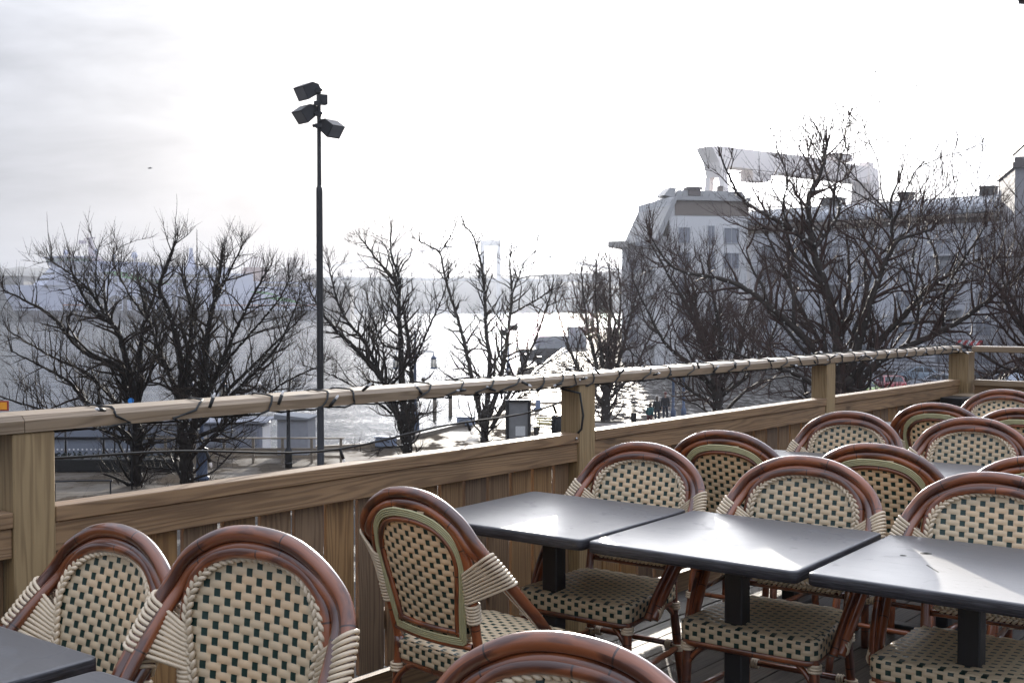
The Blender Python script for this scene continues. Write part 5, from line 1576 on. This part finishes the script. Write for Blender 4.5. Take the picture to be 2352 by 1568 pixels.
def tree(base, Y, limbs, label, seed, cfg=None, bark='bark', twig='twig', lights=0, top_shoots=3, spread=1.0):
    """limbs: list of (polyline in view units, r0, r1, depth swing in metres); base (x, y-hint)"""
    global ntree
    rng = random.Random(seed); cf = dict(CFG); cf.update(cfg or {})
    b = at(base, 707, Y); root = empty('bare_tree', (b.x, b.y, GZ), 0, label, 'tree', 'bare trees along the quay')
    off = V((b.x, b.y, GZ)); mt = MB(); mc = MB(); allp = []
    for li, (poly, r0, r1, sw) in enumerate(limbs):
        P = []
        L = len(poly) - 1
        for i, (x, y) in enumerate(poly):
            P.append(at(x, y, Y + sw * (i / L) ** .8) - off)
        P = spline(P, 6)
        P = resample(P, max(6, int(sum((c - a).length for a, c in zip(P, P[1:])) / .14)))
        # bark wander
        for i in range(1, len(P) - 1): P[i] = P[i] + unit(rng) * .018
        r0 *= 1.05; r1 *= 1.25
        n = len(P); R = [(r0 + (r1 - r0) * (i / (n - 1)) ** 1.15) * (1 + .10 * math.sin(i * 1.7 + li) + rng.uniform(-.05, .08)) for i in range(n)]
        mt.tube(P, R, 9 if r0 > .12 else 7, 0, False, True)
        allp.append((P, R))
        for i in range(int(n * .12), n):
            d = (P[min(i + 1, n - 1)] - P[i - 1]).normalized(); f = i / n
            if rng.random() < cf['fork'] * (1.3 + 1.6 * f):
                a = unit(rng); a.y *= .8; a = (a - d * a.dot(d)).normalized()
                grow(mt, mc, P[i], (d * .55 + a * .9 + Z3 * .18), rng.uniform(.55, 1.75) * spread * (1.15 - .45 * f), min(.06, R[i] * .6), 1, rng, cf)
            if rng.random() < cf['twig'] * 1.2:
                a = unit(rng); a = (a - d * a.dot(d)).normalized()
                bud_twig(mc, P[i], d * .4 + a * .8 + Z3 * .35, rng.uniform(.2, .9), .0085, rng, .05)
        d = (P[-1] - P[-3]).normalized()
        mt.ball(P[-1], R[-1] * 1.35, 6, 5)
        for k in range(rng.randint(3, 6)):
            grow(mt, mc, P[-1], d + unit(rng) * .7 + Z3 * .25, rng.uniform(*cf['endl']) * spread, max(.010, r1 * .5), 1, rng, cf)
        for k in range(top_shoots):
            bud_twig(mc, P[-1] + unit(rng) * .05, d * .4 + Z3 + unit(rng) * .25, rng.choice((.5, .7, .9, 1.1, 1.9)) * cf.get('whip', 1), cf.get('wr', .017), rng, .03)
    # further limbs between the ones drawn above
    for k in range(cf['extra']):
        P, R = rng.choice(allp); i = rng.randint(int(len(P) * .4) if P is allp[0][0] else 1, max(2, int(len(P) * .55))); i = min(i, len(P) - 2)
        d = (P[i + 1] - P[i]).normalized(); a = unit(rng); a.z = abs(a.z) * .6
        grow(mt, mc, P[i], d * .7 + a * .75 + Z3 * .2, rng.uniform(*cf['xl']), min(.085, R[i] * .62), 0, rng, dict(cf, fork=cf['fork'] * 1.3))
    for k in range(cf['extra'] // 2):          # low drooping side limbs
        P, R = allp[0] if rng.random() < .5 else rng.choice(allp); i = rng.randint(int(len(P) * (.55 if P is allp[0][0] else .08)), int(len(P) * (.97 if P is allp[0][0] else .35))); i = min(i, len(P) - 2)
        a = unit(rng); a.z = rng.uniform(-.1, .5)
        grow(mt, mc, P[i], a, rng.uniform(1.4, 3.2), min(.06, R[i] * .5), 0, rng, dict(cf, fork=cf['fork'] * 1.2))
    mt.build('trunk', MAT[bark], root)
    mc.build('crown', MAT[twig], root)
    if lights:
        g = empty('tree_lights', off, 0, label.split(',')[0].replace('bare ', 'bulb chain wound up the bare ', 1) if label.startswith('bare') else 'bulb chain on ' + label, 'string lights', 'bulb chains wound round the trees')
        m = MB(); mb2 = MB(); cnt = 0
        for P, R in allp:
            n = len(P); path = []
            lim = int(n * .8)
            for i in range(0, lim):
                for q in range(2):
                    f = i + q * .5; j = min(int(f), n - 2); p = P[j].lerp(P[j + 1], f - j)
                    a = f * 2.3; path.append(p + V((math.cos(a), math.sin(a), .15 * math.sin(a * .7))) * (R[j] + .015))
            if len(path) > 3: m.tube(path, .005, 3, 0, False, False)
            for w in path[::max(1, int(len(path) / lights))]:
                o_ = unit(rng) * .03; mb2.ball(w + o_, .027, 6, 5); cnt += 1
        m.build('cable', MAT['cable'], g)
        o = mb2.build('bulbs', MAT['led'], g); o['kind'] = 'stuff'
    ntree += 1
    return root
tq = NT('frosted_bulb')
tl_ = tq.n.new('ShaderNodeBsdfTranslucent'); tl_.inputs[0].default_value = (.95, .95, .92, 1); tp_ = tq.n.new('ShaderNodeBsdfTransparent')
m1 = tq.n.new('ShaderNodeMixShader'); m1.inputs[0].default_value = .45; tq.link(tl_.outputs[0], m1.inputs[1]); tq.link(tp_.outputs[0], m1.inputs[2])
m2 = tq.n.new('ShaderNodeMixShader'); m2.inputs[0].default_value = .35; tq.link(m1.outputs[0], m2.inputs[1]); tq.link(tq.b.outputs[0], m2.inputs[2])
tq.set(Base_Color=(.8, .8, .78), Roughness=.15); tq.link(m2.outputs[0], tq.n['Material Output'].inputs['Surface']); MAT['led'] = tq.mat

A = [([(428, 1240), (427, 1113), (422, 1010)], .24, .20, 0),
     ([(422, 1030), (418, 900), (410, 800), (386, 708), (366, 664), (384, 612), (402, 562)], .16, .035, -.8),
     ([(422, 1000), (431, 860), (441, 720), (428, 660), (420, 633)], .12, .045, .6),
     ([(430, 1020), (461, 910), (478, 756), (496, 681), (509, 602)], .16, .05, .3),
     ([(492, 695), (520, 640), (554, 571)], .06, .022, .5),
     ([(450, 960), (500, 850), (533, 777), (570, 700), (612, 626)], .10, .028, -1.2),
     ([(445, 985), (520, 900), (590, 830), (650, 770), (690, 730)], .09, .02, 1.6),
     ([(436, 1050), (520, 975), (585, 940), (660, 900)], .08, .02, -1.0), ([(445, 985), (560, 880), (640, 790), (685, 690)], .10, .02, .4), ([(440, 1010), (560, 950), (650, 880), (735, 840)], .08, .02, 1.2), ([(500, 850), (580, 760), (640, 690), (665, 640)], .06, .02, -.6),
     ([(420, 940), (385, 850), (350, 760), (330, 690), (318, 640)], .09, .025, 1.2),
     ([(410, 820), (400, 760), (440, 720), (455, 640)], .06, .02, 1)]
tree(428, 44, A, 'bare tree with thick forked trunk, second from the left edge', 11, dict(fork=.25, twig=.55, extra=20, endl=(.2, .5), tl=(.25, .8), xl=(1.3, 2.6)), lights=18)
B = [([(305, 1260), (308, 1100), (312, 1000)], .22, .18, 0),
     ([(310, 1010), (308, 917), (284, 807), (263, 749), (205, 701), (164, 619)], .16, .03, -.8),
     ([(308, 960), (280, 850), (191, 807), (113, 722), (10, 667)], .13, .025, .9),
     ([(312, 1000), (318, 890), (328, 756), (352, 690), (372, 640)], .13, .03, .4),
     ([(300, 1010), (191, 917), (150, 872), (27, 807)], .10, .022, -1.1),
     ([(300, 960), (200, 860), (120, 820), (20, 760)], .08, .02, 1.5),
     ([(272, 770), (243, 708), (241, 630)], .07, .02, .6),
     ([(300, 1020), (180, 960), (90, 940), (-20, 905)], .08, .02, .3),
     ([(250, 740), (200, 660), (120, 600)], .06, .018, -1), ([(310, 930), (350, 840), (352, 760), (300, 680), (262, 610)], .07, .02, 1.4)]
tree(305, 45, B, 'bare tree leaning left with sweeping limbs, nearest the left edge', 23, dict(fork=.25, twig=.55, extra=22, endl=(.2, .5), tl=(.25, .8), xl=(1.3, 2.6)), lights=16)
C_ = [([(938, 1150), (935, 1040), (930, 960)], .22, .19, 0),
     ([(935, 1030), (905, 930), (881, 876), (832, 816), (777, 763), (744, 724), (713, 669)], .17, .03, -1),
     ([(880, 880), (840, 790), (800, 740), (775, 690), (755, 610)], .10, .025, 1),
     ([(930, 1000), (923, 876), (920, 788), (916, 715), (914, 660), (889, 623), (861, 590), (840, 560)], .17, .03, .6),
     ([(914, 690), (918, 640), (900, 590), (898, 540)], .08, .022, -.6),
     ([(944, 1000), (945, 870), (938, 777), (927, 713)], .14, .05, .9),
     ([(945, 850), (991, 739), (1014, 690), (1030, 640)], .06, .016, .3),
     ([(920, 800), (880, 790), (860, 740), (845, 690)], .06, .018, -.8),
     ([(900, 950), (830, 900), (760, 860), (700, 840)], .06, .016, .5)]
tree(938, 54, C_, 'bare tree right of the lamp mast, one limb leaning left', 37, dict(fork=.27, twig=.55, tl=(.2, .7), wob=.24, extra=16), lights=22)
D = [([(1110, 1120), (1112, 1010), (1115, 950)], .21, .17, 0),
     ([(1116, 960), (1125, 831), (1117, 766), (1110, 638), (1099, 582), (1085, 540), (1070, 523)], .14, .03, .4),
     ([(1108, 980), (1081, 854), (1061, 766), (1025, 646), (1015, 597), (1007, 577), (966, 556)], .13, .025, -.8),
     ([(1009, 582), (1030, 552), (1045, 523)], .035, .018, -.3),
     ([(1122, 960), (1153, 854), (1168, 754), (1176, 677), (1171, 613), (1172, 590)], .14, .03, .7),
     ([(1173, 680), (1190, 640), (1205, 602), (1228, 580)], .05, .018, .4),
     ([(1166, 760), (1120, 690), (1100, 640)], .05, .02, -.7),
     ([(1128, 985), (1186, 870), (1230, 779), (1266, 672)], .12, .03, -1),
     ([(1175, 720), (1230, 690), (1262, 668)], .06, .03, -.4)]
tree(1112, 60, D, 'bare tree split into three slim limbs before the dazzling water', 41, dict(fork=.26, twig=.5, tl=(.15, .6), wob=.26, extra=9), 'bark_grey', 'twig', lights=22)
E_ = [([(1392, 1010), (1391, 965), (1394, 880)], .26, .20, 0),
     ([(1394, 890), (1397, 790), (1402, 700), (1399, 610)], .13, .035, .3),
     ([(1388, 900), (1360, 800), (1345, 720), (1335, 625)], .11, .03, -1), ([(1398, 900), (1430, 800), (1452, 710), (1475, 625)], .11, .03, .9),
     ([(1386, 930), (1330, 850), (1295, 760), (1275, 690)], .10, .025, 1.2), ([(1396, 920), (1450, 860), (1490, 780), (1520, 720)], .09, .025, -1.2),
     ([(1392, 900), (1378, 790), (1368, 690), (1370, 600)], .10, .03, -1.6), ([(1396, 900), (1416, 780), (1425, 690), (1420, 620)], .10, .03, 1.6)]
tree(1392, 66, E_, 'bare bushy tree of many upright limbs rising from a planter', 53, dict(fork=.24, twig=.42, tl=(.4, 1.2), extra=17, xl=(1.8, 4.2)), 'bark_grey', 'twig_red', lights=24)
b = at(1392, 707, 66); t = empty('tree_planter', (b.x, b.y, GZ), 0, 'low round stone planter at the foot of the many-limbed tree', 'planter')
m = MB(); m.lathe([(1.2, 0), (1.25, .12), (1.25, .42), (1.1, .45)], (0, 0, 0), 20); m.build('wall', plain('planter_stone', (.30, .27, .24), .7), t)
m = MB(); m.lathe([(1.08, .455), (.6, .50), (.1, .52)], (0, 0, 0), 16); m.build('soil', plain('dark_soil', (.04, .03, .022), .9), t)
F = [([(1652, 1060), (1650, 940), (1645, 880)], .22, .17, 0),
     ([(1646, 890), (1620, 800), (1576, 700), (1540, 640), (1494, 560)], .13, .025, .4), ([(1650, 880), (1655, 780), (1640, 690), (1625, 600)], .12, .028, -1),
     ([(1655, 890), (1700, 800), (1715, 720), (1745, 640)], .10, .025, 1), ([(1642, 900), (1590, 840), (1530, 790), (1480, 700), (1452, 640)], .10, .022, -.8),
     ([(1656, 910), (1720, 860), (1770, 780), (1800, 690)], .09, .022, -1.4), ([(1640, 930), (1560, 880), (1500, 850), (1440, 800)], .08, .02, 1.5),
     ([(1648, 880), (1610, 770), (1590, 650), (1560, 590)], .09, .022, 1.4)]
tree(1650, 50, F, 'bare spreading tree between the many-limbed tree and the biggest tree', 61, dict(fork=.25, twig=.48, tl=(.35, 1.1), extra=15, xl=(1.6, 4)), 'bark_grey', 'twig_red', lights=24)
G_ = [([(1948, 1250), (1945, 1000), (1938, 880)], .26, .21, 0),
     ([(1938, 890), (1920, 760), (1895, 661), (1864, 560), (1856, 458), (1884, 396), (1896, 330)], .17, .028, .3),
     ([(1864, 562), (1798, 517), (1724, 474), (1689, 439), (1654, 360)], .07, .018, -.6), ([(1870, 570), (1926, 486), (1905, 430), (1890, 380)], .06, .018, .8),
     ([(1945, 880), (1981, 755), (2012, 657), (2055, 560), (2100, 540), (2137, 528)], .15, .022, -.9), ([(2040, 590), (2048, 520), (2043, 466), (2060, 420)], .06, .02, .6),
     ([(1950, 890), (2012, 794), (2090, 710), (2156, 645), (2235, 600), (2330, 590)], .11, .02, .9), ([(1952, 920), (2020, 830), (2168, 758), (2270, 690), (2360, 610)], .12, .025, -1.1),
     ([(1935, 900), (1860, 790), (1786, 720), (1685, 649), (1552, 618), (1494, 545)], .12, .018, .2), ([(1940, 880), (1930, 760), (1950, 660), (1945, 560)], .10, .025, 1.6),
     ([(1936, 890), (1880, 780), (1830, 690), (1790, 600), (1760, 540)], .09, .022, 1.5), ([(1944, 890), (1960, 770), (1990, 690), (1985, 600), (2010, 530)], .09, .022, 1.9),
     ([(2085, 715), (2120, 660), (2095, 600), (2110, 540)], .05, .018, .8), ([(2170, 757), (2165, 690), (2190, 630), (2230, 570), (2260, 520)], .05, .016, -1.2), ([(1930, 920), (1830, 860), (1740, 830), (1640, 790)], .08, .02, -1.3),
     ([(2150, 650), (2150, 590), (2120, 520), (2115, 470)], .045, .016, 1.2)]
tree(1945, 33, G_, 'biggest bare tree, wide crooked crown in front of the long house', 71, dict(fork=.25, twig=.52, tl=(.25, 1.0), extra=22, wr=.022, whip=.5), 'bark_grey', 'twig_red', lights=24, top_shoots=4, spread=.95)
H_ = [([(2500, 1200), (2480, 1000), (2450, 900)], .2, .16, 0), ([(2450, 910), (2380, 800), (2330, 700), (2300, 640)], .1, .02, .5), ([(2455, 900), (2340, 850), (2250, 870), (2215, 905)], .08, .02, -.6), ([(2450, 900), (2430, 760), (2380, 640), (2340, 560)], .1, .02, 1)]
tree(2500, 31, H_, 'bare tree mostly outside the right edge, reaching in behind the end railing', 83, dict(fork=.30, twig=.55, extra=14), 'bark_grey', 'twig_red')
# the long whips that stand above the crowns
# ================================================================== SKY, SUN, AIR, CAMERA
SUN_EL, SUN_AZ = math.radians(10.5), math.atan2(.058, .998)      # azimuth from +Y towards +X
w = bpy.data.worlds.new('World'); sc.world = w; w.use_nodes = True
nt = w.node_tree; nd = nt.nodes; lk = nt.links
bg = nd['Background']
sky = nd.new('ShaderNodeTexSky'); sky.sky_type = 'NISHITA'; sky.sun_disc = False
sky.sun_elevation = SUN_EL; sky.sun_rotation = SUN_AZ
sky.air_density = 1.0; sky.dust_density = 4.0; sky.ozone_density = 1.2; sky.altitude = 0
def wmath(op, a, b=None, clamp=False):
    n = nd.new('ShaderNodeMath'); n.operation = op; n.use_clamp = clamp
    for k, x in enumerate((a, b)):
        if x is None: continue
        if isinstance(x, (int, float)): n.inputs[k].default_value = x
        else: lk.new(x, n.inputs[k])
    return n.outputs[0]
tc = nd.new('ShaderNodeTexCoord'); mp = nd.new('ShaderNodeMapping'); mp.inputs['Scale'].default_value = (1.6, 1.6, 6.0); mp.inputs['Rotation'].default_value = (.10, -.16, .3)
lk.new(tc.outputs['Generated'], mp.inputs[0])
n1 = nd.new('ShaderNodeTexNoise'); n1.inputs['Scale'].default_value = 2.3; n1.inputs['Detail'].default_value = 6; n1.inputs['Roughness'].default_value = .52; n1.inputs['Distortion'].default_value = .35
lk.new(mp.outputs[0], n1.inputs['Vector'])
dv = nd.new('ShaderNodeVectorMath'); dv.operation = 'DOT_PRODUCT'; lk.new(tc.outputs['Generated'], dv.inputs[0])
dv.inputs[1].default_value = (math.sin(SUN_AZ) * math.cos(SUN_EL), math.cos(SUN_AZ) * math.cos(SUN_EL), math.sin(SUN_EL))
dot = wmath('MAXIMUM', dv.outputs['Value'], 0.0)
sx = nd.new('ShaderNodeSeparateXYZ'); lk.new(tc.outputs['Generated'], sx.inputs[0])
up = wmath('MAXIMUM', sx.outputs[2], 0.0)
dv2 = nd.new('ShaderNodeVectorMath'); dv2.operation = 'DOT_PRODUCT'; lk.new(tc.outputs['Generated'], dv2.inputs[0])
a2_, e2_ = math.radians(16), math.radians(16)
dv2.inputs[1].default_value = (math.sin(a2_) * math.cos(e2_), math.cos(a2_) * math.cos(e2_), math.sin(e2_))
dot2 = wmath('MAXIMUM', dv2.outputs['Value'], 0.0)      # bright cloud to the right of the sun
# overcast veil: brighter overhead, brightest about the hidden sun, mottled by cloud
aure = wmath('ADD', wmath('MULTIPLY', wmath('POWER', dot, 24.0), 3.0), wmath('MULTIPLY', wmath('POWER', dot, 170.0), 320.0))
aure = wmath('ADD', aure, wmath('MULTIPLY', wmath('POWER', dot2, 30.0), 52.0))
base = wmath('MULTIPLY', wmath('ADD', 3.5, wmath('MULTIPLY', up, 9.5)), wmath('ADD', 1.0, wmath('MULTIPLY', sx.outputs[0], .25)))
mott = wmath('ADD', wmath('MULTIPLY', n1.outputs[0], 1.8), .13)
lum = wmath('ADD', wmath('MULTIPLY', base, mott), wmath('MULTIPLY', aure, wmath('ADD', wmath('MULTIPLY', n1.outputs[0], .6), .7)))
tint = nd.new('ShaderNodeMix'); tint.data_type = 'RGBA'; tint.inputs[6].default_value = (.87, .985, 1.25, 1); tint.inputs[7].default_value = (1.0, 1.0, 1.02, 1)
lk.new(wmath('ADD', wmath('MULTIPLY', n1.outputs[0], .5), wmath('POWER', dot, 9.0), True), tint.inputs[0])
cl = nd.new('ShaderNodeVectorMath'); cl.operation = 'SCALE'; lk.new(tint.outputs[2], cl.inputs[0]); lk.new(lum, cl.inputs[3])
mx = nd.new('ShaderNodeMix'); mx.data_type = 'RGBA'; mx.inputs[0].default_value = .95
lk.new(sky.outputs[0], mx.inputs[6]); lk.new(cl.outputs[0], mx.inputs[7])
lk.new(mx.outputs[2], bg.inputs['Color'])
bg.inputs['Strength'].default_value = .10

sl = bpy.data.lights.new('sun', 'SUN'); sl.energy = 5.0; sl.angle = math.radians(.6); sl.color = (1.0, .92, .80)
so = bpy.data.objects.new('sun', sl); COL.objects.link(so)
sd = V((math.sin(SUN_AZ) * math.cos(SUN_EL), math.cos(SUN_AZ) * math.cos(SUN_EL), math.sin(SUN_EL)))
so.rotation_euler = sd.to_track_quat('Z', 'Y').to_euler()

HAZE = True
if HAZE:
    m = MB(); m.box((250, 1450, (WZ - 3 + 110) / 2), (5200, 3300, 110 - WZ + 3))
    hm = bpy.data.materials.new('haze_air'); hm.use_nodes = True
    t = hm.node_tree; t.nodes.clear()
    ou = t.nodes.new('ShaderNodeOutputMaterial'); pv = t.nodes.new('ShaderNodeVolumePrincipled')
    pv.inputs['Color'].default_value = (.29, .31, .355, 1); pv.inputs['Density'].default_value = .00036; pv.inputs['Anisotropy'].default_value = .55
    t.links.new(pv.outputs[0], ou.inputs['Volume'])
    o = m.build('haze', hm); tag(o, kind='stuff')

cam = bpy.data.cameras.new('camera'); co = bpy.data.objects.new('camera', cam); COL.objects.link(co)
cam.sensor_width = 36; cam.lens = 36 * FD / 2352
cam.clip_start = .05; cam.clip_end = 12000
co.location = (0, 0, CAMZ); co.rotation_euler = (PI / 2 - math.atan((784 - HZ) / FD), 0, 0)
sc.camera = co
sc.view_settings.view_transform = 'Standard'; sc.view_settings.look = 'None'; sc.view_settings.gamma = 1; sc.view_settings.exposure = 0.5
sc.view_settings.use_curve_mapping = False
sc.cycles.use_denoising = True
sc.cycles.denoising_input_passes = 'RGB_ALBEDO_NORMAL'
sc.cycles.denoising_prefilter = 'ACCURATE'
sc.cycles.max_bounces = 6; sc.cycles.diffuse_bounces = 3; sc.cycles.glossy_bounces = 3; sc.cycles.transparent_max_bounces = 8
sc.cycles.volume_bounces = 0
sc.cycles.caustics_reflective = False; sc.cycles.caustics_refractive = False
sc.cycles.sample_clamp_indirect = 6
